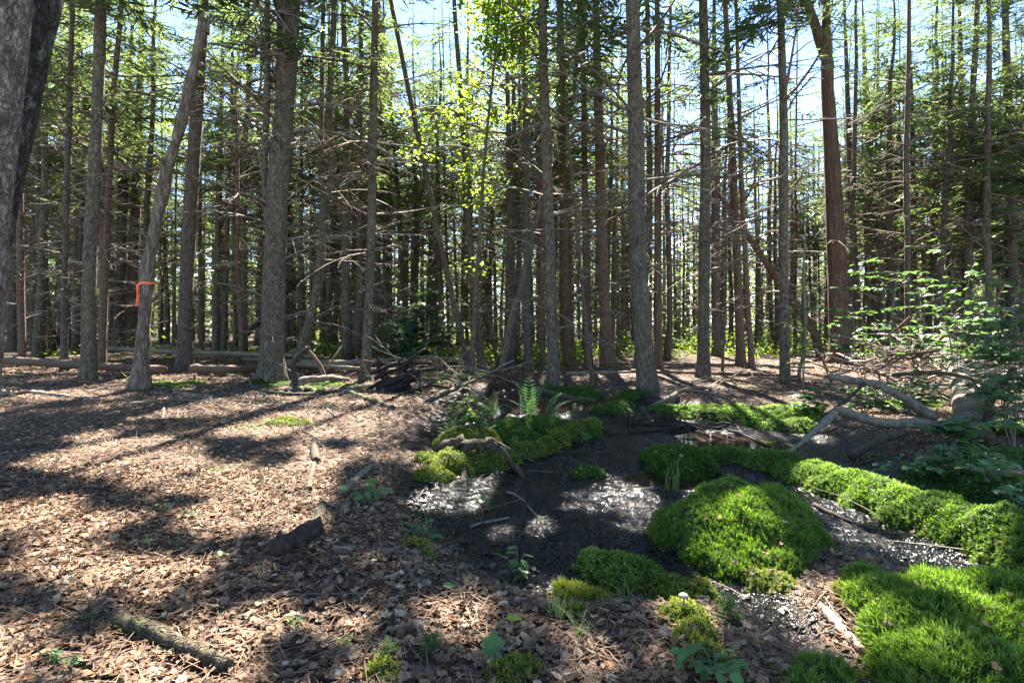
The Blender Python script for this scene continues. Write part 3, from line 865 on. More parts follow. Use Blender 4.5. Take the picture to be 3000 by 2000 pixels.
GRP = 'spruce trunks standing in the front of the forest'
SPRUCES = [
 # label, base px, trunk px going up, width, bark, extra
 ('dark straight trunk left of the thin brown trunk at the left edge', (28, 806), [(30, 500), (36, 100)], 20, 'dark', dict(dead=34)),
 ('thin brown trunk nearest the left edge behind the mottled double stem', (51, 842), [(48, 500), (50, 100)], 15, 'red', dict(dead=30)),
 ('dark spruce just right of the mottled double stem, straight and bare', (81, 802), [(88, 400), (98, 60)], 21, 'dark', dict(dead=40)),
 ('slim dark spruce with its foot in the leaves, left of the smooth grey trunk', (147, 852), [(152, 500), (166, 0)], 14, 'dark', dict(dead=46)),
 ('slender brown spruce right behind the slim dark one', (174, 806), [(177, 450), (181, 30)], 14, 'red', dict(dead=40)),
 ('smooth pale grey spruce with moss at its foot, left of the taped snag', (203, 872), [(210, 600), (220, 300), (231, 0)], 29, 'grey', dict(dead=36, flare=.4, dlen=(.3, 1.4))),
 ('thin reddish spruce leaning right beside the smooth grey trunk', (234, 846), [(240, 620), (258, 240), (277, 0)], 15, 'red', dict(dead=50, dlen=(.6, 2.1))),
 ('dark spruce left of the snag that leans slightly right', (267, 806), [(280, 560), (296, 230), (308, 0)], 19, 'dark', dict(dead=50)),
 ('thick dark spruce directly behind the taped snag', (299, 806), [(310, 500), (327, 0)], 24, 'dark', dict(dead=44)),
 ('straight black-brown spruce just right of the taped snag', (424, 852), [(432, 600), (455, 200), (470, 0)], 31, 'dark', dict(dead=34, dlen=(.3, 1.5))),
 ('thin spruce behind and right of the black-brown trunk', (462, 806), [(459, 500), (466, 100)], 9, 'grey', dict(dead=36)),
 ('slim spruce, left one of the pair between black-brown trunk and double spruce', (495, 812), [(502, 450), (515, 40)], 14, 'grey', dict(dead=46)),
 ('slim spruce, right one of the pair between black-brown trunk and double spruce', (514, 806), [(524, 450), (546, 120)], 12, 'grey', dict(dead=46)),
 ('thin spruce close to the left side of the big double spruce', (546, 806), [(562, 450), (580, 100)], 10, 'grey', dict(dead=40)),
 ('big spruce with a double trunk splitting upward and moss at its foot', (624, 876), [(630, 620), (640, 440), (650, 250), (671, 0)], 50, 'grey',
     dict(dead=54, single=18, Ht=17, forks=[([(618, 560), (606, 400), (612, 200), (612, 0)], 15), ([(636, 470), (640, 250), (643, 0)], 19)], dlen=(.5, 2.3))),
 ('thin dark pole right behind the big double spruce', (692, 812), [(692, 450), (695, 60)], 9, 'dark', dict(dead=40)),
 ('crooked leaning spruce that forks into two stems at half height', (676, 858), [(700, 770), (722, 700), (738, 580), (746, 450), (762, 405), (757, 270), (768, 0)], 19, 'grey',
     dict(dead=50, single=16, forks=[([(746, 455), (735, 400), (738, 200), (741, 0)], 11)], flare=.5)),
 ('straight grey spruce right of the forked one with moss on its foot', (838, 874), [(850, 600), (856, 300), (862, 0)], 21, 'grey', dict(dead=60, single=18, flare=.7)),
 ('slim spruce leaning left above the dark hemlock bush', (936, 808), [(912, 420), (894, 210), (885, 110)], 13, 'dark', dict(dead=46)),
 ('straight thin spruce behind the dark hemlock bush', (993, 796), [(993, 450), (996, 0)], 13, 'grey', dict(dead=46, live=(7.5, 10, 12, 1.3, 'needle'))),
 ('curved spruce right of the long leaning pole, bending left as it rises', (1107, 846), [(1078, 545), (1060, 240), (1044, 20)], 15, 'grey', dict(dead=50)),
 ('straight brown spruce left of the mossy footed trunk', (1211, 852), [(1209, 450), (1207, 60)], 16, 'dark', dict(dead=46)),
 ('grey flaky spruce with dark mossy foot behind the fern', (1272, 878), [(1264, 620), (1257, 400), (1250, 200), (1246, 0)], 26, 'grey', dict(dead=58, single=18, flare=.5)),
 ('brown spruce half hidden behind the grey flaky trunk', (1246, 838), [(1243, 450), (1236, 50)], 13, 'red', dict(dead=36)),
 ('brown spruce with a thick slanting side limb, right of the flaky trunk', (1303, 836), [(1294, 450), (1290, 0)], 19, 'red',
     dict(dead=46, forks=[([(1268, 400), (1290, 330), (1312, 250), (1326, 120)], 10)])),
 ('thin bent sapling trunk standing in front of the brown pair', (1360, 878), [(1346, 760), (1332, 600), (1316, 420), (1304, 320)], 8, 'grey', dict(dead=30, nb=16, Ht=9, zc=6, flare=.3)),
 ('left trunk of the brown pair left of the thickest flaky spruce', (1352, 842), [(1344, 450), (1338, 0)], 17, 'red', dict(dead=46)),
 ('right trunk of the brown pair, stout with spreading foot', (1397, 842), [(1384, 600), (1377, 350), (1368, 0)], 27, 'red', dict(dead=52, single=16, flare=.8)),
 ('thickest flaky grey spruce standing at the edge of the black mud', (1489, 898), [(1474, 750), (1465, 600), (1460, 300), (1452, 0)], 41, 'grey',
     dict(dead=44, single=22, flare=.55, Ht=17, dlen=(.7, 2.4), zd=1.8)),
 ('grey trunk hidden close behind the thickest flaky spruce', (1462, 850), [(1490, 500), (1487, 0)], 15, 'dark', dict(dead=36)),
 ('reddish smooth spruce just right of the thickest flaky trunk', (1512, 852), [(1510, 450), (1509, 0)], 18, 'cedar', dict(dead=40)),
 ('grey spruce with dark foot right of the reddish smooth one', (1615, 868), [(1617, 600), (1620, 350), (1614, 0)], 27, 'grey', dict(dead=50, single=16, flare=.5, dlen=(.6, 2.2))),
 ('dark red trunk touching the right side of the grey spruce', (1646, 818), [(1642, 500), (1640, 60)], 20, 'dark', dict(dead=38)),
 ('thin reddish crooked sapling between two dark trunks', (1659, 852), [(1664, 760), (1668, 640), (1666, 500)], 6, 'red', dict(dead=20, nb=10, Ht=7, zc=5, flare=.2)),
 ('brown spruce leaning left, right of the crooked red sapling', (1702, 842), [(1690, 560), (1675, 200), (1665, 0)], 19, 'red', dict(dead=50)),
 ('slim brown spruce beside the leaning brown one', (1727, 846), [(1715, 650), (1702, 400), (1694, 100)], 12, 'red', dict(dead=40)),
 ('straight grey spruce with a pale knot, alone on the needle floor', (1803, 881), [(1801, 600), (1798, 300), (1794, 0)], 21, 'grey', dict(dead=48, single=14, flare=.35)),
 ('slender spruce behind the red cedar on its right side', (1974, 818), [(1958, 500), (1948, 200)], 17, 'dark', dict(dead=44)),
 ('broad dark spruce, first right of the red cedar', (2023, 804), [(2008, 540), (1990, 230), (1982, 40)], 29, 'dark', dict(dead=54, single=14, live=(4.6, 10, 40, 1.9, 'fir'))),
 ('dark spruce right of the broad dark one', (2060, 786), [(2052, 400), (2048, 100)], 25, 'dark', dict(dead=50, live=(5.5, 12, 44, 2.1, 'fir'))),
 ('narrow dark trunk between the dark spruce and the lit red pole', (2085, 786), [(2080, 400), (2076, 100)], 14, 'dark', dict(dead=44)),
 ('lit reddish pole above the sunny brush pile', (2101, 822), [(2100, 560), (2097, 300), (2090, 100)], 14, 'cedar', dict(dead=46, live=(4.6, 9, 30, 1.4, 'fir'))),
 ('second reddish pole close to the lit red one', (2130, 790), [(2120, 560), (2112, 300)], 12, 'red', dict(dead=40)),
 ('thin red spruce left of the fallen birch top', (2155, 800), [(2148, 450), (2142, 150)], 13, 'red', dict(dead=48, live=(5.5, 10, 30, 1.6, 'fir'))),
 ('wide blackish spruce behind the fallen birch', (2194, 790), [(2191, 450), (2186, 100)], 33, 'dark', dict(dead=50)),
 ('brown spruce with one sunlit side right of the wide blackish one', (2224, 822), [(2218, 600), (2209, 300), (2204, 100)], 17, 'cedar', dict(dead=56, single=16)),
 ('spruce with heavy dark boughs near the right edge', (2326, 832), [(2322, 560), (2315, 250), (2308, 0)], 24, 'dark', dict(dead=60, single=20, live=(3.6, 9.5, 64, 2.3, 'needle'), dlen=(.8, 2.2))),
 ('thin trunk cut by the right edge of the picture', (2350, 800), [(2348, 500), (2346, 100)], 11, 'dark', dict(dead=40, live=(3.6, 10, 40, 2.0, 'needle'))),
]
LAND = []
for k, (lab, bs, pts, w, bk, ex) in enumerate(SPRUCES):
    spruce(lab, bs, pts, w, bk, seed=k, group=GRP, **ex)
    LAND.append((pts[0][0], lab))

# red cedar with shredded bark, two stems from one foot
ced = spruce('red cedar with shredded bark and a forked top', (1931, 832), [(1924, 640), (1912, 400), (1900, 180), (1896, 90), (1898, 0)], 44, 'cedar', name='cedar_tree', Ht=15, zc=8, dead=18, single=8,
       forks=[([(1897, 130), (1878, 70), (1858, 10), (1850, -40)], 23)], flare=.75, seed=70, live=(3.0, 3.8, 5, .9, 'fir'))

# ------------------------------------------------------------------ broken snag with orange tape
b0 = G(320, 893); d = b0.y
pl = [np.array([0, 0, -.2])] + [np.array([q.x, 0, q.z]) for q in (P(px, py, d) - b0 for px, py in [(321, 890), (334, 700), (342, 600), (354, 540), (384, 390), (399, 340), (414, 288), (447, 150), (466, 60)])]
path = smooth_path(pl, 46)
hh = path[:, 2]
rad = np.interp(hh, [0, .25, 1.2, 2.6, 4.6, 7], np.array([25, 16.5, 14, 13, 11.5, 10.5]) * d / F)
rad = rad * (1 + 0.10 * np.sin(hh * 4.1) + 0.06 * np.sin(hh * 9.7))
root = thing('broken_snag', 'crooked broken dead trunk with peeling bark and orange tape tied round it', 'tree', b0)
g = Geo(); V, Q, T = tube(path, rad, 14, 0.12, 4); g.add(V, Q, T); g.build('trunk', MAT['snag'], root)
g = Geo()
for k in range(7):   # jagged splinters at the break
    an = k * 0.9; p = path[-1] + np.array([math.cos(an) * .07, math.sin(an) * .07, -.12])
    V, Q, T = tube([p, p + [random.uniform(0, .04), 0, .15], p + [random.uniform(0, .1), random.uniform(-.03, .03), random.uniform(.25, .5)]], [.045, .03, .006], 5, .1, k); g.add(V, Q, T)
g.build('splinters', MAT['wood'], root)
for k, zz in enumerate((1.5, 3.1, 3.9, 5.0)):
    p = interp_path(path, np.array([zz]))[0]; an = k * 2.2
    g = Geo(); V, Q, T = tube([p, p + [math.cos(an) * .18, math.sin(an) * .18, .08], p + [math.cos(an) * .26, math.sin(an) * .26, .2]], [.05, .03, .012], 6, .1, k); g.add(V, Q, T)
    g.build('branch_stub', MAT['snag'], root)
# flagging tape: a band round the trunk and two hanging tails
zt = float(P(340, 652, d).z - b0.z)
ctr = interp_path(path, np.array([zt]))[0]; rt = float(np.interp(zt, hh, rad)) * 1.16
tp = thing('flagging_tape', 'bright orange tape tied round the crooked snag, its tail hanging down', 'tape', tuple(np.array(b0) + ctr))
g = Geo()
an = np.linspace(0, 2 * math.pi, 25); 
ring = np.stack([rt * np.cos(an), rt * np.sin(an), 0.02 * np.cos(an) + 0.012 * np.sin(3 * an)], -1)
V = np.concatenate([ring + [0, 0, -.02], ring + [0, 0, .02]])
g.add(V, [[k, k + 1, 26 + k, 25 + k] for k in range(24)])
g.build('band', MAT['tape'], tp)
for s_, L_, tw in ((-1.0, .38, .5), (-.86, .2, 1.2)):
    g = Geo(); n = 9; VV = []
    for k in range(n):
        u = k / (n - 1); a = tw * u * 2.0
        c = np.array([s_ * rt * 1.02 + .03 * math.sin(u * 3), -rt * .55 - .03 * u, -.01 - L_ * u])
        wv = np.array([math.cos(a), math.sin(a), 0]) * 0.022
        VV += [c - wv, c + wv]
    g.add(VV, [[2 * k, 2 * k + 1, 2 * k + 3, 2 * k + 2] for k in range(n - 1)])
    g.build('tail', MAT['tape'], tp)

# ------------------------------------------------------------------ mottled double stem at the left edge
for lab, depth, pts, w, mt, sd in (
    ('pale mottled trunk leaning right at the left edge, lichen on its bark', 3.0, [(-120, 1300), (-70, 900), (-48, 650), (-22, 350), (12, 0), (60, -500)], 102, 'maple_grey', 1),
    ('dark mottled trunk leaning right behind the pale one at the left edge', 3.35, [(-90, 1250), (-50, 800), (-30, 600), (-8, 480), (38, 270), (100, 0), (200, -450)], 78, 'maple_dark', 2)):
    x = (pts[0][0] - CX) / F * depth; bb = Vector((x, depth, H1(x, depth)))
    root = thing('maple_tree', lab, 'tree', bb)
    pl = [np.array([0, 0, -.15])] + [np.array([(P(px, py, depth) - bb)[0], 0, (P(px, py, depth) - bb)[2]]) for px, py in pts[0:]]
    pl[1] = np.array([0, 0, 0.0])
    last = pl[-1]
    for k in range(4): last = last + np.array([.25, .1, 2.2]); pl.append(last)
    path = smooth_path(pl, 60)
    rr = 0.5 * w * depth / F
    rad = rr * (1.05 - 0.75 * np.clip(path[:, 2] / 13, 0, 1)) + rr * .6 * np.exp(-np.clip(path[:, 2], 0, 9) / .25)
    g = Geo(); V, Q, T = tube(path, rad, 24, 0.09, sd); g.add(V, Q, T); g.build('trunk', MAT[mt], root)
    rng = np.random.default_rng(sd)
    for k in range(5):
        p = interp_path(path, np.array([5.5 + k * 1.4]))[0]; a = k * 2.4
        q = [p, p + np.array([math.cos(a) * .9, math.sin(a) * .9, .7]), p + np.array([math.cos(a) * 2, math.sin(a) * 2, 1.6])]
        g = Geo(); V, Q, T = tube(smooth_path(q, 6), np.linspace(.06, .015, 6), 6); g.add(V, Q, T); g.build('branch', MAT[mt], root)
    n = 1500
    pos = np.column_stack([rng.normal(path[-1, 0] * .8, 1.1, n), rng.normal(0, 1.2, n), rng.uniform(6.5, 13, n)])
    M = frames(rng.normal(size=(n, 3)) * [.6, .6, .3] + [0, 0, 1], rng.uniform(0, 6.28, n)) * rng.uniform(.07, .12, n)[:, None, None]
    g = Geo(); scatter(g, GREEN5[sd], M, pos, rng.uniform(.1, .8, n))
    g.build('crown', MAT['maple'], root, smooth=False, cull=culler(Matrix.Translation(bb)))

# ------------------------------------------------------------------ leaning and broken poles
def pole(name, label, cat, pts, depths, w, mat, sides=8, rough=.08, stubs=0, seed=0, group=None, taper=.6):
    """a log or pole through pixels with a distance for each; its foot is the first point"""
    q = [np.array(P(px, py, dd)) for (px, py), dd in zip(pts, depths)]
    o = q[0]
    n = max(6, 4 * len(q))
    path = smooth_path([p - o for p in q], n)
    dm = float(np.mean(depths)); r = .5 * w * dm / F
    root = thing(name, label, cat, tuple(o), group)
    g = Geo(); V, Q, T = tube(path, r * np.linspace(1.1, taper, n), sides, rough, seed); g.add(V, Q, T); g.build('stem', MAT[mat], root)
    rng = np.random.default_rng(seed)
    if stubs:
        for k in range(stubs):
            i = rng.integers(2, n - 1); a = rng.uniform(0, 6.28); ln = rng.uniform(.2, .9)
            M = rot_z(np.array([a])) @ rot_y(np.array([rng.uniform(-.7, .5)])) * ln
            put('branch', dead_mesh(int(rng.integers(0, 10))), root, mtx=Matrix(np.vstack([np.column_stack([M[0], path[i]]), [0, 0, 0, 1]]).tolist()))
    return root
def gd(px, py): return G(px, py).y
dU = gd(1078, 852)
pole('leaning_pole', 'long thin bare pole leaning left all the way to the top of the picture', 'dead tree', [(1078, 852), (1029, 640), (990, 456), (945, 240), (897, 0), (850, -220)], [dU] * 6, 13, 'dark', stubs=16, seed=31, taper=.7)
d2 = gd(1149, 870)
pole('leaning_pole', 'mossy curved pole leaning right against the grey flaky spruce', 'dead tree', [(1149, 870), (1172, 750), (1200, 650), (1226, 540), (1245, 450)], [d2, d2, d2 + .1, d2 + .2, d2 + .3], 17, 'grey', stubs=6, seed=32)
d3 = gd(1887, 822)
pole('leaning_pole', 'reddish broken pole slanting left behind the straight grey spruce', 'dead tree', [(1887, 824), (1868, 760), (1820, 690), (1770, 620), (1725, 552), (1690, 500), (1650, 445)], [d3, d3, d3 + .2, d3 + .4, d3 + .6, d3 + .8, d3 + 1], 19, 'cedar', stubs=8, seed=33)
d4 = gd(1840, 874)
pole('bent_sapling', 'pale crooked thin stem right of the straight grey spruce', 'sapling', [(1835, 874), (1836, 850), (1846, 810), (1850, 740), (1846, 640), (1850, 520)], [d4] * 6, 8, 'wood', stubs=6, seed=34, taper=.4)
d5 = gd(144, 800)
pole('leaning_pole', 'dark broken pole propped low between trunks left of the smooth grey spruce', 'dead tree', [(150, 800), (110, 750), (78, 717)], [d5] * 3, 11, 'wood_black', seed=35)
d6 = gd(528, 815)
pole('leaning_pole', 'dark leaning log propped left of the big double spruce', 'dead tree', [(525, 815), (560, 775), (592, 742), (640, 690), (690, 640)], [d6] * 5, 13, 'wood_black', seed=36, stubs=4)
d7 = gd(675, 892)
pole('dead_stub', 'black crooked dead stub in front of the forked spruce', 'stump', [(678, 896), (676, 860), (674, 836), (690, 812), (712, 798)], [d7] * 5, 15, 'wood_rot', seed=37, stubs=3, taper=.5)
pole('dead_stub', 'thin reddish broken stub leaning right beside the forked spruce', 'stump', [(745, 866), (735, 840), (715, 812), (700, 796)], [d7 + .8] * 4, 11, 'wood_red', seed=38)
d8 = gd(1140, 842)
pole('dead_stub', 'slim brown broken stick leaning left of the mossy curved pole', 'stump', [(1146, 842), (1132, 780), (1115, 700)], [d8] * 3, 8, 'red', seed=39, stubs=2)
d9 = gd(1420, 840)
pole('dead_stub', 'thin orange-brown dead pole beside the thickest flaky spruce', 'stump', [(1419, 822), (1420, 740), (1419, 655)], [gd(1419, 822)] * 3, 6, 'cedar', seed=40)

# ------------------------------------------------------------------ background spruces, one by one
named_xy = []
for o in C.objects:
    if o.parent is None and o.get('category') == 'tree': named_xy.append((o.location.x, o.location.y))
rngf = np.random.default_rng(77)
fill = []
tries = 0
while len(fill) < 240 and tries < 60000:
    tries += 1
    y = 15.5 + 26 * rngf.random() ** 0.8
    x = rngf.uniform(-1, 1) * (0.93 * y + 1.0)
    if any((x - a) ** 2 + (y - b_) ** 2 < 0.85 for a, b_ in named_xy): continue
    if any((x - a) ** 2 + (y - b_) ** 2 < 0.9 for a, b_ in fill): continue
    px = CX + F * x / y
    if 1660 < px < 1890 and y < 24.5: continue      # the slanting pole stands clear
    if 1540 < px < 1790 and y < 24 and rngf.random() < .8: continue      # the bright clearing
    if y < 20 and rngf.random() < .35: continue
    fill.append((x, y))
PROTO = []
for k in range(10):
    rng = np.random.default_rng(3000 + k)
    Ht = rng.uniform(13.5, 18.5); r0 = rng.uniform(.055, .112)
    n = 14; z = np.linspace(-.15, Ht, n)
    path = np.stack([np.cumsum(rng.normal(0, .035, n)) , np.cumsum(rng.normal(0, .035, n)), z], -1); path[:, :2] -= path[1, :2]
    path[:, 0] += rng.normal(0, .012) * z; 
    g = Geo(); add_trunk(g, path, r0, Ht, 8, .5, .05, k)
    bk = ['grey', 'dark', 'red', 'dark', 'grey', 'dark', 'red', 'grey', 'dark', 'cedar'][k]
    me_t = g.mesh('trunk', MAT[bk])
    zc = rng.uniform(5.2, 7.2)
    nD = 84
    hz, az, ln, el = branches(path, r0, Ht, 0.9, zc + 2.5, nD, rng, .5, 1.9)
    M = rot_z(az) @ rot_y(-el) * ln[:, None, None]; pos = interp_path(path, hz); pick = rng.integers(0, 10, nD)
    g = Geo()
    for q in range(10):
        s = pick == q; scatter(g, DEAD[q], M[s], pos[s], np.full(s.sum(), .5))
    me_d = g.mesh('dead_twigs', MAT['twig'])
    gc = Geo(); crown_geo(gc, path, Ht + .3, zc, rng, 64, 1.75, BOUGH if k % 3 else SPARSE)
    nl_ = 16; hz = rng.uniform(2.2, zc + 1, nl_); M = rot_z(rng.uniform(0, 6.28, nl_)) @ rot_y(rng.normal(.15, .2, nl_)) * rng.uniform(.6, 1.5, nl_)[:, None, None]
    for q in range(4):
        s = slice(q, None, 4); scatter(gc, SPARSE[q], M[s], interp_path(path, hz[s]), rng.uniform(.5, .9, len(hz[s])))
    me_c = gc.mesh('crown', MAT['needle'], False)
    PROTO.append((me_t, me_d, gc, me_c))
SHORT = [(-400, 'the left edge'), (60, 'the thin brown trunk'), (212, 'the smooth pale trunk'), (338, 'the taped snag'), (434, 'the black-brown trunk'),
         (632, 'the big double spruce'), (735, 'the forked spruce'), (852, 'the mossy-footed spruce'), (995, 'the hemlock bush'), (1090, 'the curved spruce'),
         (1211, 'the straight brown spruce'), (1262, 'the grey flaky spruce'), (1382, 'the brown pair'), (1470, 'the thickest flaky spruce'), (1617, 'the dark-footed grey spruce'),
         (1692, 'the left-leaning brown spruce'), (1801, 'the lone grey spruce'), (1924, 'the red cedar'), (2010, 'the broad dark spruce'), (2101, 'the lit reddish pole'),
         (2192, 'the wide blackish spruce'), (2320, 'the heavy-boughed spruce'), (3000, 'the right edge')]
ORD = ['first', 'second', 'third', 'fourth', 'fifth', 'sixth', 'seventh', 'eighth', 'ninth', 'tenth', 'eleventh', 'twelfth', 'thirteenth', 'fourteenth', 'fifteenth', 'sixteenth', 'seventeenth', 'eighteenth', 'nineteenth', 'twentieth'] + ['last'] * 40
fill.sort(key=lambda q: q[0] / q[1])
gapcount = {}
for k, (x, y) in enumerate(fill):
    px = CX + F * x / y
    gi = max(i for i in range(len(SHORT) - 1) if SHORT[i][0] <= px)
    c = gapcount.get(gi, 0); gapcount[gi] = c + 1
    me_t, me_d, gc, me_c = PROTO[int(rngf.integers(0, 10))]
    a_, b_ = SHORT[gi][1], SHORT[gi + 1][1]
    lab = f'{ORD[c]} background spruce from {a_} towards {b_}'
    root = thing('spruce_tree', lab, 'tree', (x, y, H1(x, y)), 'slim spruces in the background')
    root.rotation_euler = (rngf.normal(0, .015), rngf.normal(0, .015), rngf.uniform(0, 6.28))
    s = rngf.uniform(.85, 1.2); sz = rngf.uniform(.9, 1.12)
    root.scale = (s, s, sz)
    put('trunk', me_t, root); tag(put('dead_twigs', me_d, root), kind='stuff')
    if y < 30:
        M4 = Matrix.LocRotScale(root.location, root.rotation_euler, root.scale)
        put('crown', gc.mesh('crown', MAT['needle'], False, culler(M4)), root)
    else:
        put('crown', me_c, root)

# ------------------------------------------------------------------ the far wood: too deep to tell trees apart
rng = np.random.default_rng(5)
gt, gb = Geo(), Geo()
nfar = 620
yy = 40 + 75 * rng.random(nfar) ** .9; xx = rng.uniform(-1, 1, nfar) * (yy * .95 + 2)
zz = height(xx, yy)
for k in range(nfar):
    Ht = rng.uniform(13, 19); r0 = rng.uniform(.09, .17)
    z = np.array([-.2, Ht * .5, Ht]); lx = rng.normal(0, .01, 2)
    path = np.stack([xx[k] + lx[0] * z, yy[k] + lx[1] * z, zz[k] + z], -1)
    V, Q, T = tube(path, r0 * np.array([1.1, .7, .1]), 5, cap=False); gt.add(V, Q, T, rng.random())
    nb = 10 if yy[k] < 75 else 7
    t = rng.random(nb); zc = rng.uniform(3.5, 6.5); hz = zc + (Ht - zc) * t
    ln = 1.9 * (1.05 - t) ** .7 * rng.uniform(.7, 1.2, nb) + .3
    M = rot_z(rng.uniform(0, 6.28, nb)) @ rot_y(rng.normal(.1, .2, nb)) * ln[:, None, None]
    pos = np.stack([np.full(nb, xx[k]), np.full(nb, yy[k]), zz[k] + hz], -1)
    scatter(gb, FARX[k % 4], M, pos, rng.uniform(.2, .9) + rng.normal(0, .1, nb))
far = tag(gt.build('far_forest', MAT['farbark']), kind='stuff')
nl = 7000
yl = 32 + 80 * rng.random(nl); xl = rng.uniform(-1, 1, nl) * (yl * .95 + 2); zl = height(xl, yl) + 13 * rng.random(nl) ** 1.1
M = rot_z(rng.uniform(0, 6.28, nl)) @ rot_y(rng.normal(.0, .4, nl)) * (rng.uniform(.024, .042, nl) * yl + .2)[:, None, None]
pick = rng.integers(0, 4, nl)
for k in range(4):
    q = pick == k; scatter(gb, FARX[k], M[q], np.stack([xl, yl, zl], -1)[q], rng.uniform(.5, 1.0, q.sum()))
nl = 4600
yl = 100 + 45 * rng.random(nl); xl = rng.uniform(-1, 1, nl) * (yl * .95 + 2); zl = height(xl, yl) + 14 * rng.random(nl) ** 1.3
M = rot_z(rng.uniform(0, 6.28, nl)) @ rot_y(rng.normal(.0, .4, nl)) * rng.uniform(2.5, 4.5, nl)[:, None, None]
pick = rng.integers(0, 4, nl)
for k in range(4):
    q = pick == k; scatter(gb, FARX[k], M[q], np.stack([xl, yl, zl], -1)[q], rng.uniform(.5, 1.0, q.sum()))
tag(gb.build('far_foliage', MAT['needle'], None, smooth=False), kind='stuff')

# young growth on the far floor
ncl = 900
yc = 17 + 50 * rng.random(ncl) ** 1.3; xc = rng.uniform(-1, 1, ncl) * (yc * .95)
pxx = CX + F * xc / yc
dens = vnoise(xc * .16, yc * .12, 400)
keep = (dens > .60) | ((pxx > 1480) & (pxx < 2000) & (yc > 21)) | ((pxx > 1380) & (yc > 24) & (rng.random(ncl) < .6))
keep &= ~((yc < 24) & (pxx < 1000) & (rng.random(ncl) < .7))
xc, yc = xc[keep], yc[keep]
per = 70
x = (xc[:, None] + rng.normal(0, .45, (len(xc), per))).ravel(); y = (yc[:, None] + rng.normal(0, .45, (len(xc), per))).ravel(); n = len(x)
z = height(x, y) + np.abs(rng.normal(0, .3, n)) * (1 + 1.2 * (rng.random(n) < .15))
M = frames(rng.normal(size=(n, 3)) * [.5, .5, .2] + [0, 0, 1], rng.uniform(0, 6.28, n)) * rng.uniform(.08, .17, n)[:, None, None]
g = Geo(); pick = rng.integers(0, 5, n); pos = np.stack([x, y, z], -1)
for k in range(5):
    q = pick == k; scatter(g, DRYS[k], M[q], pos[q], np.clip(rng.normal(.5, .25, q.sum()), 0, .9))
tag(g.build('undergrowth', MAT['maple'], smooth=False), kind='stuff')

# ------------------------------------------------------------------ young conifers
def young_conifer(label, px, py, hpx, mat, seed, group=None, bare=.05, dense=1.0, wide=.42, depth=None, name='fir_sapling', tm=None, at=None, lean=0):
    b0 = at if at is not None else (G(px, py) if depth is None else Vector(((px - CX) / F * depth, depth, H1((px - CX) / F * depth, depth))))
    h = hpx * b0.y / F
    root = thing(name, label, 'sapling', b0, group)
    rng = np.random.default_rng(seed)
    path = np.stack([np.linspace(0, lean * h, 6), np.zeros(6), np.linspace(-.03, h, 6)], -1)
    g = Geo(); V, Q, T = tube(path, np.linspace(.012, .003, 6) * max(.6, h), 6); g.add(V, Q, T); g.build('trunk', MAT['twig'], root)
    nb = int(26 * dense)
    hz = h * (bare + (1 - bare) * rng.random(nb)); rel = hz / h
    ln = h * wide * (1.08 - rel) ** .8 * rng.uniform(.7, 1.2, nb) + .02
    M = rot_z(rng.uniform(0, 6.28, nb)) @ rot_y(rng.normal(-.1, .2, nb)) * ln[:, None, None]
    g = Geo(); tm = tm or (TINY if h < 1.8 else LUSH); pick = rng.integers(0, len(tm), nb)
    for k in range(len(tm)):
        s = pick == k; scatter(g, tm[k], M[s], interp_path(path, hz[s]), rng.uniform(.3, .8, s.sum()))
    g.build('crown', MAT[mat], root, smooth=False)
    return root
young_conifer('dark green hemlock bush under the leaning poles', 978, 846, 215, 'hemlock', 1, dense=1.7, wide=.62, name='hemlock_sapling')
young_conifer('lower dark hemlock beside the black brush tangle', 915, 852, 150, 'hemlock', 2, dense=1.2, wide=.6, name='hemlock_sapling')
for k, (px, py, hp, lab) in enumerate([(1572, 800, 75, 'tallest sunlit young fir in the clearing right of the thickest spruce'), (1536, 805, 70, 'young fir close behind the reddish smooth trunk'), (1602, 806, 50, 'low young fir at the left side of the grey spruce'),
        (1742, 806, 60, 'young fir between the slim brown and the straight grey spruce'), (1770, 800, 50, 'small fir just left of the straight grey spruce'), (1425, 806, 55, 'young fir in the gap left of the thickest spruce'),
        (1832, 800, 75, 'young fir right of the straight grey spruce'), (1870, 806, 55, 'low fir left of the red cedar'), (1970, 812, 60, 'low fir right of the red cedar')]):
    young_conifer(lab, px, py, hp, 'fir', 20 + k, 'young firs in the sunny clearing', dense=1.3, wide=.5)
for k, (px, py, hp, lab) in enumerate([(1075, 1035, 125, 'feathery pine seedling on the mossy stump'), (1050, 1030, 85, 'smaller feathery seedling left on the mossy stump'), (1110, 1025, 80, 'low feathery seedling right on the stump'),
        (1675, 1425, 60, 'bluish fir seedling beside the moss at the bottom'), (890, 1520, 50, 'small fir seedling in the leaves near the bottom edge'), (990, 1500, 40, 'tiny fir seedling right of the other near the bottom edge')]):
    young_conifer(lab, px, py, hp, 'fir', 40 + k, 'tiny conifer seedlings', dense=1.1, wide=.55, at=(G(px, py) + Vector((0, 0, .12))) if k < 3 else None)

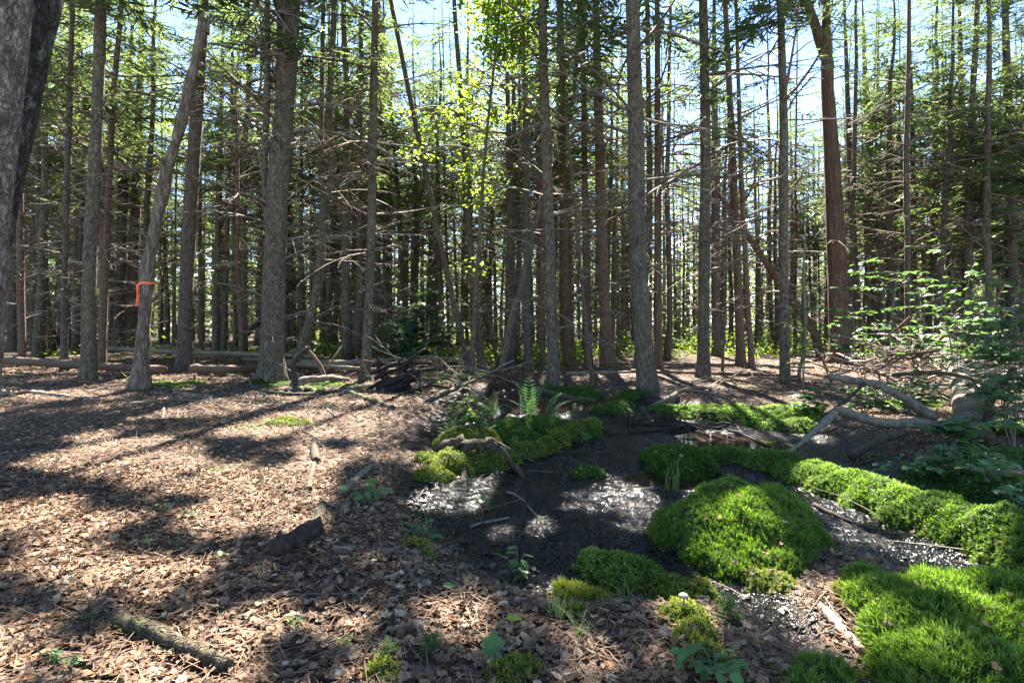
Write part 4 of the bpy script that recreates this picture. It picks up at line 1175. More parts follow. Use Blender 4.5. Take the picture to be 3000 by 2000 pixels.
# ------------------------------------------------------------------ broadleaf trees with bright leaves
def leafy(label, base, pts, w, clusters, seed, depth=None, name='maple_tree', leaf=.1, Ht=9):
    b0 = G(*base); d = b0.y
    rng = np.random.default_rng(seed)
    root = thing(name, label, 'tree', b0)
    pl = [np.array([0, 0, -.1]), np.zeros(3)] + [np.array([(P(px, py, d) - b0)[0], 0, (P(px, py, d) - b0)[2]]) for px, py in pts]
    path = smooth_path(pl, 30)
    r = .5 * w * d / F
    g = Geo(); V, Q, T = tube(path, r * np.linspace(1.15, .35, 30), 9, .05, seed); g.add(V, Q, T); g.build('trunk', MAT['grey'], root)
    gl = Geo(); gb_ = Geo()
    for (px, py, rx, ry, n) in clusters:
        c = np.array(P(px, py, d) - b0); R = np.array([rx, 1.2 * rx, ry]) * d / F
        src = interp_path(path, np.array([min(path[-1, 2], c[2] - .4 * R[2])]))[0]
        bp = smooth_path([src, (src + c) / 2 + [0, 0, .15], c], 6)
        V, Q, T = tube(bp, np.linspace(.03, .008, 6), 5); gb_.add(V, Q, T)
        nt_ = max(4, n // 22)
        for q in range(nt_):   # leafy twigs: leaves gather in flat layers on them
            u = rng.normal(size=3); u = u / np.linalg.norm(u) * rng.random() ** .4
            e = c + u * R
            s0 = bp[rng.integers(2, 6)]
            V, Q, T = tube([s0, (s0 + e) / 2 + [0, 0, .05], e], [.009, .006, .003], 3, cap=False); gb_.add(V, Q, T)
            m_ = n // nt_
            pos = e + rng.normal(size=(m_, 3)) * [.26, .26, .07]
            nr = rng.normal(size=(m_, 3)) * [.55, .55, .2] + [0, 0, 1]
            M = frames(nr, rng.uniform(0, 6.28, m_)) * (leaf * rng.uniform(.7, 1.25, m_))[:, None, None]
            scatter(gl, MAPLEF[q % 3], M, pos, np.clip(rng.normal(.45, .2, m_), 0, 1))
    gb_.build('branches', MAT['twig'], root)
    tag(gl.build('leaves', MAT['maple'], root, smooth=False, cull=None), kind='stuff')
leafy('bright yellow-green maple glowing at the top of the picture', (1083, 868), [(1092, 700), (1101, 545), (1116, 330), (1135, 150), (1150, 0)], 11,
      [(1110, 30, 55, 45, 500), (1160, 70, 60, 50, 640), (1190, 10, 60, 40, 560), (1150, 130, 50, 35, 360), (1210, 110, 40, 40, 260), (1090, 215, 60, 22, 160), (1150, 260, 40, 26, 150), (1060, 300, 50, 26, 110),
       (980, 290, 40, 20, 70), (965, 345, 35, 22, 60), (1100, 400, 55, 35, 110), (1120, 460, 40, 40, 90), (1110, 620, 26, 22, 40), (1060, 250, 40, 18, 60)], 1, leaf=.11)
leafy('bright leafy sapling crown behind the taped snag', (398, 806), [(402, 600), (405, 400), (410, 300)], 8,
      [(410, 290, 30, 30, 130), (425, 250, 30, 25, 90), (440, 340, 25, 25, 80)], 2, leaf=.14)
leafy('bright leafy sapling crown left of the big double spruce', (560, 806), [(556, 600), (550, 400), (548, 300)], 8,
      [(548, 300, 40, 26, 120), (575, 400, 30, 30, 90), (520, 330, 30, 25, 70)], 3, leaf=.14)
leafy('leafy sapling crown between the forked and the double spruce', (712, 812), [(714, 600), (712, 400), (705, 300)], 7,
      [(700, 320, 28, 26, 90), (722, 270, 24, 22, 70)], 4, leaf=.14)

# ------------------------------------------------------------------ moss cushions
def moss_body(name, label, blobs, mat, size, dens, seed, tm=None, group=None, res=.03, base_mat='mossbase', yellow=None):
    """blobs: (px, py, radius px, height m). cushions melted together, covered with moss shoots"""
    rng = np.random.default_rng(seed)
    B = []
    for (px, py, rp, h) in blobs:
        q = G(px, py); B.append((q.x, q.y, rp * q.y / F, h))
    B = np.array(B)
    x0, x1 = (B[:, 0] - B[:, 2]).min() - .05, (B[:, 0] + B[:, 2]).max() + .05
    y0, y1 = (B[:, 1] - B[:, 2]).min() - .05, (B[:, 1] + B[:, 2]).max() + .05
    nx = max(6, int((x1 - x0) / res)); ny = max(6, int((y1 - y0) / res))
    xs = np.linspace(x0, x1, nx); ys = np.linspace(y0, y1, ny)
    X, Y = np.meshgrid(xs, ys)
    def top(X, Y):
        hh = np.zeros(X.shape)
        wob = 1 + .5 * (fbm(X * 4, Y * 4, seed) - .5)
        for bx, by, br, bh in B:
            dd = np.hypot(X - bx, Y - by) / (br * wob)
            k = bh * np.sqrt(np.clip(1 - dd ** 2, 0, 1))
            hh = np.maximum(hh, k) + .12 * np.minimum(hh, k)
        return hh * (1 + .55 * (fbm(X * 6, Y * 6, seed + 3) - .5) + .25 * (fbm(X * 17, Y * 17, seed + 4) - .5))
    Hm = top(X, Y)
    gz = height(X.ravel(), Y.ravel()).reshape(X.shape)
    c = np.array([B[:, 0].mean(), B[:, 1].mean(), 0])
    Zm = gz + np.where(Hm > .004, Hm, -.03)
    i, j = np.meshgrid(np.arange(ny - 1), np.arange(nx - 1), indexing='ij')
    Q = np.stack([i * nx + j, i * nx + j + 1, (i + 1) * nx + j + 1, (i + 1) * nx + j], -1).reshape(-1, 4)
    ok = (Hm.ravel()[Q] > .004).any(1)
    Q = Q[ok]
    V = np.stack([X.ravel(), Y.ravel(), Zm.ravel()], -1) - c
    root = thing(name, label, 'moss', tuple(c), group)
    g = Geo(); g.add(V, Q, None, .5); g.build('cushion', MAT[base_mat], root)
    a, b_, cc, dd = (V[Q[:, k]] for k in range(4))
    nr = np.cross(cc - a, dd - b_); area = .5 * np.linalg.norm(nr, axis=1)
    n = int(area.sum() * dens)
    if n == 0: return root
    pk = rng.choice(len(Q), n, p=area / area.sum())
    u, v = rng.random((2, n, 1))
    pos = a[pk] * (1 - u) * (1 - v) + b_[pk] * u * (1 - v) + cc[pk] * u * v + dd[pk] * (1 - u) * v
    nn = nr[pk] / (np.linalg.norm(nr[pk], axis=1)[:, None] + 1e-9)
    nn = nn * .75 + [0, 0, .5] + rng.normal(0, .22, (n, 3))
    sc = size * rng.uniform(.6, 1.35, n) * (.75 + .5 * vnoise((pos[:, 0] + c[0]) * 9, (pos[:, 1] + c[1]) * 9, seed + 8))
    M = frames(nn, rng.uniform(0, 6.28, n)) * sc[:, None, None]
    tint = .5 + .9 * (fbm((pos[:, 0] + c[0]) * 6, (pos[:, 1] + c[1]) * 6, seed + 5) - .5) + rng.normal(0, .14, n)
    tm = tm or MOSS; pick = rng.integers(0, len(tm), n)
    g = Geo()
    for k in range(len(tm)):
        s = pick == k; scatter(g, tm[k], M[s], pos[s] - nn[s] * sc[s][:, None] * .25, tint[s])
    tag(g.build('moss_shoots', MAT[mat], root, smooth=False), kind='stuff')
    m_ = min(n // 40, 90)     # leaves and needles caught in the moss
    if m_ > 4:
        q = rng.integers(0, n, m_); g = Geo()
        scatter(g, DRYM[1], frames(nn[q] + rng.normal(0, .3, (m_, 3)), rng.uniform(0, 6.28, m_)) * rng.uniform(.012, .045, m_)[:, None, None], pos[q] + nn[q] * size * .55, rng.uniform(.2, .9, m_))
        tag(g.build('caught_leaves', MAT['litter'], root, smooth=False), kind='stuff')
    return root

moss_body('moss_hummock', 'big bright green dome of star moss in the middle of the black mud',
          [(1705, 1238, 165, .27), (1610, 1240, 110, .17), (1800, 1245, 100, .17), (1700, 1275, 140, .14), (1560, 1245, 66, .09), (1840, 1262, 54, .08), (1650, 1300, 50, .07), (1760, 1312, 50, .06)], 'moss', .030, 6400, 1)
moss_body('moss_hummock', 'small round dark green moss dome behind the big one', [(1560, 1078, 72, .17), (1520, 1075, 45, .1), (1600, 1082, 45, .1)], 'moss_dark', .04, 3400, 2, group=None)
_rp = smooth_path([(1640, 1050, 0), (1720, 1058, 0), (1800, 1078, 0), (1880, 1105, 0), (1960, 1135, 0), (2050, 1170, 0), (2150, 1212, 0), (2260, 1255, 0), (2420, 1300, 0)], 26)
moss_body('mossy_log', 'long moss covered log running to the right edge', [(q[0], q[1], 42 + 62 * k / 25, .085 + .075 * k / 25 + .012 * math.sin(k * 1.9)) for k, q in enumerate(_rp)], 'moss', .030, 4600, 3, tm=MOSSF)
moss_body('moss_carpet', 'deep bright moss carpet filling the bottom right corner', [(2060, 1400, 100, .10), (2000, 1345, 50, .07), (2170, 1400, 120, .12), (2300, 1420, 130, .13), (2120, 1480, 120, .14), (2250, 1500, 140, .15), (2400, 1480, 150, .15),
          (2190, 1580, 140, .13), (2330, 1620, 160, .14), (2100, 1560, 90, .1), (2450, 1400, 120, .12)], 'moss', .036, 5200, 4)
moss_body('moss_patch', 'moss tuft growing on the thick broken branch at the bottom left', [(288, 1446, 20, .045), (305, 1452, 16, .04)], 'moss', .016, 9000, 40, tm=MOSSF, res=.012)
moss_body('moss_patch', 'bright moss cushion at the edge of the mud, left of the big dome', [(1420, 1320, 75, .10), (1370, 1300, 45, .07), (1480, 1330, 50, .07)], 'moss', .030, 5200, 5, tm=MOSSF)
moss_body('moss_patch', 'yellowish feather moss strip running down from the left cushion', [(1540, 1372, 55, .06), (1600, 1370, 45, .05), (1570, 1420, 50, .06), (1600, 1470, 45, .06), (1630, 1510, 40, .05)], 'moss_yellow', .028, 5200, 6, tm=MOSSF)
moss_body('moss_patch', 'low pale moss patch by the grass blades at the bottom', [(1320, 1375, 42, .05), (1370, 1385, 35, .04), (1320, 1412, 25, .03)], 'moss_yellow', .03, 4600, 7)
moss_body('moss_patch', 'olive moss clump under the foot of the big dome', [(1760, 1335, 50, .05), (1800, 1350, 30, .03), (1730, 1318, 25, .04)], 'moss_yellow', .025, 5200, 8, tm=MOSSF)
moss_body('moss_patch', 'olive moss clump at the left tip of the corner carpet', [(1945, 1365, 35, .04), (1960, 1345, 25, .03)], 'moss_yellow', .028, 4600, 9, tm=MOSSF)
moss_body('moss_patch', 'glowing yellow moss cushion alone on the sunny leaves', [(655, 972, 36, .06), (690, 974, 28, .05), (630, 972, 20, .04)], 'moss_yellow', .024, 3600, 10, tm=MOSSL)
moss_body('moss_bed', 'dark green moss bed behind the mossy stump', [(1180, 990, 60, .1), (1240, 985, 70, .12), (1300, 990, 60, .1), (1340, 1000, 40, .08), (1200, 1010, 50, .08), (1130, 1000, 40, .07)], 'moss_dark', .035, 2600, 11, tm=MOSSF)
moss_body('moss_patch', 'green moss bank behind the water on the right', [(1560, 950, 50, .1), (1620, 952, 55, .11), (1690, 958, 60, .11), (1740, 966, 45, .1), (1520, 940, 30, .07)], 'moss', .035, 2400, 12, tm=MOSSL)
moss_body('moss_patch', 'green moss bank under the leafy twigs right of the water', [(1800, 950, 60, .1), (1850, 965, 60, .12), (1790, 985, 40, .09), (1830, 985, 45, .1)], 'moss', .035, 2400, 13, tm=MOSSL)
moss_body('moss_patch', 'mossy hump touching the foot of the thickest flaky spruce', [(1440, 912, 32, .1), (1425, 935, 32, .09), (1400, 945, 40, .08)], 'moss_dark', .035, 2200, 14, tm=MOSSL)
moss_body('moss_patch', 'flat sunlit moss right of the taped snag', [(370, 882, 30, .03), (410, 886, 40, .035), (440, 880, 30, .03)], 'moss', .03, 1300, 15, tm=MOSSL)
moss_body('moss_patch', 'flat moss patch between the smooth grey trunk and the snag', [(290, 866, 26, .03), (320, 860, 26, .03), (350, 856, 20, .03)], 'moss', .03, 1300, 16, tm=MOSSL)
moss_body('moss_patch', 'moss at the foot of the big double spruce', [(590, 878, 26, .08), (660, 884, 26, .05), (620, 888, 22, .04)], 'moss_dark', .03, 1300, 17, tm=MOSSL)
moss_body('moss_patch', 'pale green moss between the stub and the mossy-footed spruce', [(750, 884, 40, .05), (800, 888, 30, .04), (720, 894, 26, .04), (850, 890, 26, .04)], 'moss', .03, 1300, 18, tm=MOSSL)
moss_body('moss_patch', 'sunlit moss behind the black brush tangle', [(1040, 868, 50, .06), (1000, 860, 40, .05), (1090, 862, 40, .05), (1010, 880, 30, .04)], 'moss', .03, 1100, 19, tm=MOSSL)
moss_body('moss_patch', 'mossy ledge between the ferns and the flaky spruce', [(1300, 905, 40, .1), (1350, 915, 40, .1), (1260, 898, 30, .08), (1330, 895, 30, .07)], 'moss_dark', .03, 1600, 20, tm=MOSSL)
moss_body('moss_patch', 'dark moss tuft alone in the black mud', [(1345, 1090, 30, .06), (1365, 1092, 20, .05)], 'moss_dark', .03, 4200, 21, tm=MOSSF)
moss_body('moss_patch', 'yellow moss scraps under the thin branch on the left bank', [(960, 1255, 34, .03), (985, 1280, 26, .03), (810, 1282, 14, .02)], 'moss_yellow', .024, 4200, 22, tm=MOSSF)
moss_body('moss_patch', 'moss tufts in the leaves at the bottom edge', [(880, 1545, 36, .04), (1190, 1545, 44, .04), (1150, 1552, 26, .03)], 'moss_yellow', .028, 4200, 23, tm=MOSSF)
moss_body('moss_patch', 'moss tufts at the bottom edge beside the near herbs', [(1900, 1560, 60, .05), (1840, 1575, 40, .04)], 'moss', .03, 4200, 24)
moss_body('moss_patch', 'moss bank right behind the fallen branches', [(2040, 935, 50, .07), (2100, 930, 50, .07), (2300, 985, 50, .08), (2350, 1000, 50, .08)], 'moss', .035, 1600, 25, tm=MOSSL)
moss_body('moss_bank', 'mossy bank with herbs at the right edge behind the mossy log', [(2120, 1120, 60, .08), (2220, 1130, 80, .1), (2320, 1150, 80, .12), (2250, 1060, 70, .1), (2340, 1060, 70, .1)], 'moss_dark', .035, 1800, 26, tm=MOSSF)

# ------------------------------------------------------------------ the mossy stump with its roots
b0 = G(1085, 1075)
root = thing('mossy_stump', 'old mossy stump with spreading roots at the edge of the black mud', 'stump', b0)
g = Geo()
pz = np.array([-.05, .04, .12, .19, .23]); rr = np.array([.36, .28, .23, .20, .15])
V, Q, T = tube(np.stack([np.zeros(5), np.zeros(5), pz], -1), rr, 18, .42, 3); g.add(V * [.95, .6, .9] + [.04, .16, 0], Q, T); g.build('body', MAT['log_bark'], root)
for k, (pp, r) in enumerate([([(1060, 1045), (1020, 1062), (985, 1092)], .06), ([(1075, 1045), (1070, 1080), (1062, 1108)], .07), ([(1100, 1045), (1130, 1078), (1150, 1100)], .05), ([(1115, 1040), (1170, 1078), (1215, 1105)], .055),
        ([(1050, 1050), (1000, 1050), (965, 1052)], .06), ([(1120, 1040), (1190, 1062), (1240, 1062)], .05)]):
    a = np.array([pp[0][0] * 0 + (pp[0][0] - 1085) * b0.y / F, -.06, .25]); e = np.array(G(*pp[2]) - b0); mdl = np.array(G(*pp[1]) - b0); mdl[2] += .07
    path = smooth_path([a, mdl, e - [0, 0, .02]], 9)
    g = Geo(); V, Q, T = tube(path, r * .62 * np.linspace(1.5, .3, 9), 9, .55, k); g.add(V, Q, T); g.build('root', MAT['log_bark'], root)
moss_body('moss_patch', 'moss cap growing over the old stump', [(1040, 1084, 50, .17), (1002, 1094, 42, .07), (1092, 1080, 26, .16), (1130, 1076, 36, .15), (1055, 1050, 56, .25), (1108, 1048, 50, .26), (985, 1058, 34, .07), (1160, 1066, 34, .12)], 'moss_yellow', .026, 3600, 30, tm=MOSSF)
moss_body('mossy_log', 'mossy log rising right from the old stump', [(1195, 1052, 28, .14), (1225, 1044, 28, .15), (1255, 1034, 28, .16), (1285, 1022, 28, .17), (1315, 1010, 28, .18), (1340, 1000, 26, .18), (1360, 992, 24, .16)], 'moss_yellow', .026, 3600, 31, tm=MOSSF)

# ------------------------------------------------------------------ fallen wood, each piece a thing
def on_ground(label, pts, w, mat, name='fallen_branch', cat='branch', lift=None, sides=8, rough=.12, seed=0, group=None, taper=.55, twigs=0):
    """lies along ground pixels; lift: height above ground in metres at each point"""
    lift = lift or [0] * len(pts)
    q = []
    for (px, py), l in zip(pts, lift):
        if l == 0: p = G(px, py)
        else:
            p = G(px, py)
            dd = p.y * (CAM_H - p.z - l) / max(.05, CAM_H - p.z)   # same pixel, nearer and higher
            p = P(px, py, dd)
        q.append(np.array(p))
    dm = float(np.mean([p[1] for p in q])); r = .5 * w * dm / F
    q = [p + [0, 0, r * (.85 if w > 40 else .42)] if l == 0 else p for p, l in zip(q, lift)]
    o = q[0]; n = max(9, 7 * len(q)); rough = rough * 1.5
    path = smooth_path([p - o for p in q], n)
    prof = np.linspace(1.08, taper, n) * (1 + .12 * np.sin(np.arange(n) * 1.9 + seed))
    g = Geo(); V, Q, T = tube(path, r * prof, sides, rough, seed); g.add(V, Q, T)
    if twigs:
        root = thing(name, label, cat, tuple(o), group)
        g.build('stem', MAT[mat], root)
        rng = np.random.default_rng(seed + 50)
        for k in range(twigs):
            i = rng.integers(1, n - 1); ln = rng.uniform(.25, .6) * (1 if dm > 5 else .5)
            M = rot_z(np.array([rng.uniform(0, 6.28)])) @ rot_y(np.array([-rng.uniform(.0, .6)])) * ln
            put('twig', dead_mesh(int(rng.integers(0, 10))), root, mtx=Matrix(np.vstack([np.column_stack([M[0], path[i]]), [0, 0, 0, 1]]).tolist()))
        return root
    o2 = g.build(name, MAT[mat], None, loc=tuple(o))
    return tag(o2, label, cat, group)

on_ground('thick mossy broken branch lying at the bottom left', [(275, 1440), (340, 1462), (420, 1500), (525, 1545)], 41, 'log_bark', seed=1, taper=.62, sides=12, rough=.1)
on_ground('thinner mossy stick touching the thick branch at the bottom left', [(128, 1418), (200, 1420), (290, 1432)], 20, 'log_bark', seed=2, taper=.9)
on_ground('orange-brown strip of rotten bark at the lower left', [(95, 1396), (150, 1388), (200, 1382)], 20, 'wood_red', seed=3)
on_ground('rotten dark lower end of the crumbling log by the mud', [(634, 1282), (660, 1268), (688, 1256), (722, 1230)], 42, 'wood_rot', name='fallen_log', cat='log', seed=4, taper=1.0, rough=.34, sides=12)
on_ground('pale upper piece of the crumbling log with moss on it', [(710, 1242), (728, 1212), (742, 1165)], 33, 'log_bark', name='fallen_log', cat='log', seed=5, taper=.8, rough=.14)
on_ground('stick reaching right from the crumbling log', [(738, 1164), (790, 1162), (835, 1150)], 13, 'wood', seed=6)
on_ground('pale log lying lengthwise on the leaves, upper piece', [(727, 1065), (722, 1035), (725, 1008)], 18, 'wood_moss', name='fallen_log', cat='log', seed=7, taper=.9)
on_ground('pale log lying lengthwise on the leaves, lower piece', [(708, 1130), (714, 1098), (720, 1068)], 16, 'wood_moss', name='fallen_log', cat='log', seed=8, taper=.9)
on_ground('pale stick crossing right above the lengthwise log', [(728, 1014), (775, 1016), (840, 1018)], 10, 'wood', seed=9)
on_ground('dark stick left of the lengthwise log', [(582, 1022), (625, 1026), (668, 1024)], 11, 'wood_rot', seed=10)
on_ground('dark stick below the lengthwise log', [(618, 1136), (660, 1132), (706, 1126)], 15, 'wood_rot', seed=11)
on_ground('pinkish stick slanting up right near the fern-like leaf', [(782, 1140), (815, 1108), (850, 1075)], 20, 'wood', seed=12, taper=.7)
on_ground('stick on the left bank leading to the mud', [(745, 1172), (790, 1160), (880, 1166)], 9, 'wood_rot', seed=13)
on_ground('long grey branch with fine twigs across the lower middle', [(765, 1262), (840, 1264), (910, 1270), (960, 1290), (1020, 1325), (1090, 1372)], 15, 'wood', seed=14, twigs=5, taper=.4)
on_ground('second grey branch bending away from the long one', [(930, 1268), (975, 1276), (1020, 1310), (1060, 1340)], 12, 'wood', seed=15, taper=.4)
on_ground('curved thin branch running from the grey one to the mud', [(940, 1280), (950, 1340), (1000, 1360), (1060, 1358)], 9, 'wood', seed=16, taper=.4)
on_ground('brown stick lying at the bottom centre', [(1255, 1482), (1340, 1500), (1410, 1520), (1485, 1534)], 14, 'wood_red', seed=17)
on_ground('peeled pink stick lying in the wet leaves at lower right', [(1886, 1398), (1930, 1445), (1985, 1505)], 26, 'wood_pink', seed=18, taper=.9)
on_ground('thin pale twig at the bottom near the herbs', [(1865, 1565), (1885, 1530), (1900, 1510)], 9, 'wood_pink', seed=19)
on_ground('dark stick on the mud between the dome and the mossy log', [(1870, 1160), (1920, 1185), (2000, 1215)], 10, 'wood_rot', seed=20)
on_ground('grey stick on the mud below the mossy log', [(1790, 1190), (1860, 1215), (1930, 1250)], 9, 'wood_black', seed=21)
on_ground('thin pale stick lying on the mud in the middle', [(1165, 1130), (1195, 1145), (1250, 1205)], 6, 'wood', seed=22)
on_ground('short stick on the wet leaves right of the seedling leaves', [(1080, 1212), (1120, 1200), (1170, 1190)], 8, 'wood', seed=23)
on_ground('mossy branch slanting down beside the black tangle', [(800, 905), (850, 922), (905, 942)], 15, 'wood_moss_more', seed=24, taper=.8)
on_ground('long pale stick across the sunny leaves on the left', [(400, 900), (450, 912), (560, 924), (640, 932), (760, 936)], 8, 'wood', seed=25)
on_ground('pale branch with curling twigs in front of the snag', [(280, 930), (340, 926), (400, 920), (470, 924)], 9, 'wood', seed=26, twigs=5)
on_ground('grey log half sunk in leaves at the left', [(75, 905), (140, 912), (230, 922)], 14, 'wood', seed=27, name='fallen_log', cat='log')
on_ground('short grey log at the left edge of the leaves', [(0, 900), (30, 912)], 14, 'wood', seed=28, name='fallen_log', cat='log')
on_ground('dark half-buried stick at the left edge', [(0, 1034), (60, 1030), (125, 1024)], 15, 'wood_rot', seed=29)
on_ground('crooked dead branch on the ground left of the big double spruce', [(580, 878), (610, 874), (650, 868), (700, 860)], 14, 'wood', seed=30)
on_ground('pale fallen branch in front of the stub', [(600, 902), (680, 910), (735, 905), (790, 902)], 13, 'wood_moss', seed=31, taper=.8)
on_ground('mossy hump of a log at the foot of the stub', [(680, 905), (705, 900), (738, 908)], 22, 'wood_moss_more', seed=32, name='fallen_log', cat='log')
on_ground('pale thick log arching behind the stub', [(672, 886), (710, 872), (760, 868), (800, 874)], 17, 'wood', seed=33, name='fallen_log', cat='log', lift=[0, .12, .12, 0])
on_ground('log lying level in front of the mossy-footed spruce', [(800, 896), (850, 890), (930, 886)], 13, 'wood', seed=34, name='fallen_log', cat='log')
# long windthrown poles across the left background
on_ground('long straight windthrown pole across the left background, upper one', [(240, 800), (420, 808), (600, 814), (740, 820)], 12, 'wood', name='fallen_log', cat='log', lift=[.35, .35, .35, .3], seed=40, twigs=6, taper=.7)
on_ground('long thick brown windthrown log behind the left trunks', [(-40, 824), (100, 832), (240, 842), (380, 848)], 20, 'wood_red', name='fallen_log', cat='log', lift=[.25, .25, .2, .2], seed=41, twigs=5, taper=.8)
on_ground('reddish windthrown log right of the black-brown trunk', [(440, 846), (520, 848), (600, 846), (680, 842)], 18, 'wood_red', name='fallen_log', cat='log', lift=[.2] * 4, seed=42, twigs=5, taper=.8)
on_ground('long grey windthrown log passing behind the mossy-footed spruce', [(690, 838), (800, 834), (900, 828), (985, 820)], 18, 'wood', name='fallen_log', cat='log', lift=[.2, .22, .25, .3], seed=43, twigs=3, taper=.8)
on_ground('thin windthrown pole below the long grey log', [(660, 836), (760, 842), (860, 848), (960, 850)], 9, 'wood', name='fallen_log', cat='log', lift=[.2] * 4, seed=44, taper=.8)
on_ground('second thin windthrown pole behind the big double spruce', [(560, 824), (700, 832), (830, 836)], 9, 'wood', name='fallen_log', cat='log', lift=[.2] * 3, seed=45, taper=.8)
on_ground('thin pole lying across the needle floor on the right', [(1450, 856), (1600, 860), (1700, 862), (1840, 868)], 12, 'wood_red', name='fallen_log', cat='log', seed=46, twigs=4, taper=.7)
on_ground('pole lying behind the grey spruce on the needle floor', [(1500, 838), (1620, 840), (1750, 842), (1870, 846)], 9, 'wood', name='fallen_log', cat='log', seed=47, taper=.7)
on_ground('pale pole lying left of the thin bent sapling', [(1300, 860), (1380, 858), (1450, 856)], 10, 'wood', name='fallen_log', cat='log', seed=48)
on_ground('stick with a rounded pale end on the moss bank', [(1500, 935), (1540, 912), (1570, 895), (1620, 890)], 10, 'wood', seed=49, lift=[0, .06, .1, .05], twigs=3)
on_ground('twig arching over the moss bank behind the water', [(1560, 896), (1620, 900), (1680, 918)], 6, 'wood', seed=50, lift=[.08, .1, 0])
on_ground('root-like branch reaching from the stump log into the mud', [(1350, 985), (1390, 992), (1440, 998)], 12, 'wood_rot', seed=51)
on_ground('thin stick lying over the wet mud by the water', [(1440, 975), (1560, 985), (1680, 1000), (1800, 1040)], 6, 'wood_black', seed=52)
on_ground('second thin stick lying over the wet mud', [(1380, 1000), (1480, 992), (1600, 985)], 7, 'wood_black', seed=53)
on_ground('mossy log reaching right from the ferns', [(1235, 905), (1290, 915), (1370, 925)], 18, 'wood_moss_more', name='fallen_log', cat='log', seed=54)
on_ground('mossy pole lying over the far pool', [(980, 925), (1040, 895), (1100, 868), (1150, 850)], 10, 'wood_moss', name='fallen_log', cat='log', seed=55, lift=[0, .1, .15, .2])

# black uprooted tangle
bt = [([(900, 905), (880, 870), (862, 830)], 14), ([(905, 890), (930, 850), (950, 815)], 11), ([(890, 880), (940, 858), (1000, 845)], 16), ([(895, 868), (860, 885), (830, 905)], 12), ([(900, 870), (950, 900), (985, 935)], 14),
      ([(880, 850), (905, 836), (990, 832)], 12), ([(910, 880), (960, 872), (1020, 868)], 9), ([(880, 840), (862, 815), (866, 800)], 8), ([(915, 850), (960, 812), (978, 800)], 9), ([(860, 870), (900, 852), (948, 840)], 10), ([(905, 905), (925, 880), (965, 862)], 12), ([(870, 890), (915, 866), (955, 850), (1000, 850)], 9), ([(935, 910), (915, 880), (885, 862)], 11), ([(850, 858), (890, 842), (925, 822)], 7), ([(940, 905), (985, 885), (1035, 890)], 8)]
b0 = G(905, 898); d = b0.y
root = thing('uprooted_tangle', 'black tangle of dead roots and branches in the middle distance', 'dead wood', b0)
for k, (pp, w) in enumerate(bt):
    q = [np.array(P(px, py, d + .12 * math.sin(k * 2.1 + i)) - b0) for i, (px, py) in enumerate(pp)]
    g = Geo(); V, Q, T = tube(smooth_path(q, 8), .5 * w * d / F * np.linspace(1.1, .5, 8), 7, .15, k); g.add(V, Q, T); g.build('root', MAT['wood_black'], root)
g = Geo(); V, Q, T = tube([[-.1, .05, -.1], [0, 0, .06], [.1, .05, .16], [.12, .1, .22]], [.2, .15, .1, .03], 10, .5, 3); g.add(V * [1.4, 1, 1], Q, T); g.build('root_plate', MAT['wood_black'], root)

# fallen birch with its broken limbs
def limb(root, b0, pts, depths, w, mat, name, seed, taper=.6, sides=9):
    q = [np.array(P(px, py, dd) - b0) for (px, py), dd in zip(pts, depths)]
    n = 5 * len(q); dm = np.mean(depths)
    g = Geo(); bumpy = .03 if mat == 'birch' else .1
    V, Q, T = tube(smooth_path(q, n), .5 * w * dm / F * np.linspace(1.05, taper, n) * (1 + bumpy * np.sin(np.arange(n) * 1.7 + seed)), sides, .06 if mat == 'birch' else .22, seed); g.add(V, Q, T)
    return g.build(name, MAT[mat], root)
b0 = G(2225, 1010); d0 = b0.y
root = thing('fallen_birch', 'pale fallen birch trunk pointing away with broken limbs spreading left', 'log', b0)
limb(root, b0, [(2232, 990), (2222, 940), (2208, 880), (2192, 830), (2175, 785)], [d0 + .0, d0 + .8, d0 + 2.2, d0 + 4.0, d0 + 6.5], 42, 'birch', 'trunk', 1, .75, 14)
limb(root, b0, [(2180, 985), (2110, 972), (2040, 972), (1980, 960), (1940, 944), (1915, 938)], [d0 - .1, d0 - .15, d0 - .1, d0 - .05, d0 - .05, d0], 25, 'wood', 'limb', 2, .7)
limb(root, b0, [(1924, 942), (1900, 965), (1872, 990), (1846, 1012), (1812, 1040)], [d0] + [d0 - .12, d0 - .3, d0 - .5, d0 - .62], 19, 'wood', 'limb', 3, .4)
limb(root, b0, [(2150, 962), (2110, 935), (2060, 905), (2010, 882), (1950, 872), (1906, 864)], [d0 + .3, d0 + .35, d0 + .4, d0 + .45, d0 + .5, d0 + .5], 20, 'wood', 'limb', 4, .7)
limb(root, b0, [(1985, 878), (1960, 905), (1920, 935), (1860, 975)], [d0 + .4, d0 + .35, d0 + .3, d0 + .2], 8, 'wood_rot', 'limb', 5, .4)
limb(root, b0, [(2075, 990), (2030, 1005), (1990, 1025), (1955, 1045)], [d0 - .2, d0 - .3, d0 - .4, d0 - .52], 22, 'wood_moss', 'limb', 6, .9)
limb(root, b0, [(2215, 935), (2250, 905), (2285, 872)], [d0 + .4, d0 + .3, d0 + .2], 26, 'wood', 'limb', 7, .8)
limb(root, b0, [(2268, 975), (2275, 920), (2300, 880), (2330, 848)], [d0 - .1] * 4, 20, 'wood_rot', 'limb', 8, .6)
limb(root, b0, [(2170, 990), (2200, 980), (2240, 985), (2262, 1010)], [d0 - .25, d0 - .35, d0 - .35, d0 - .25], 46, 'wood_moss', 'broken_root_plate', 9, .8)
limb(root, b0, [(2165, 975), (2172, 1000), (2170, 1030)], [d0 - .4, d0 - .45, d0 - .45], 14, 'wood', 'splinter', 10, .3)
limb(root, b0, [(2265, 962), (2310, 945), (2352, 930), (2400, 915)], [d0, d0 + .1, d0 + .2, d0 + .3], 16, 'wood', 'limb', 11, .7)
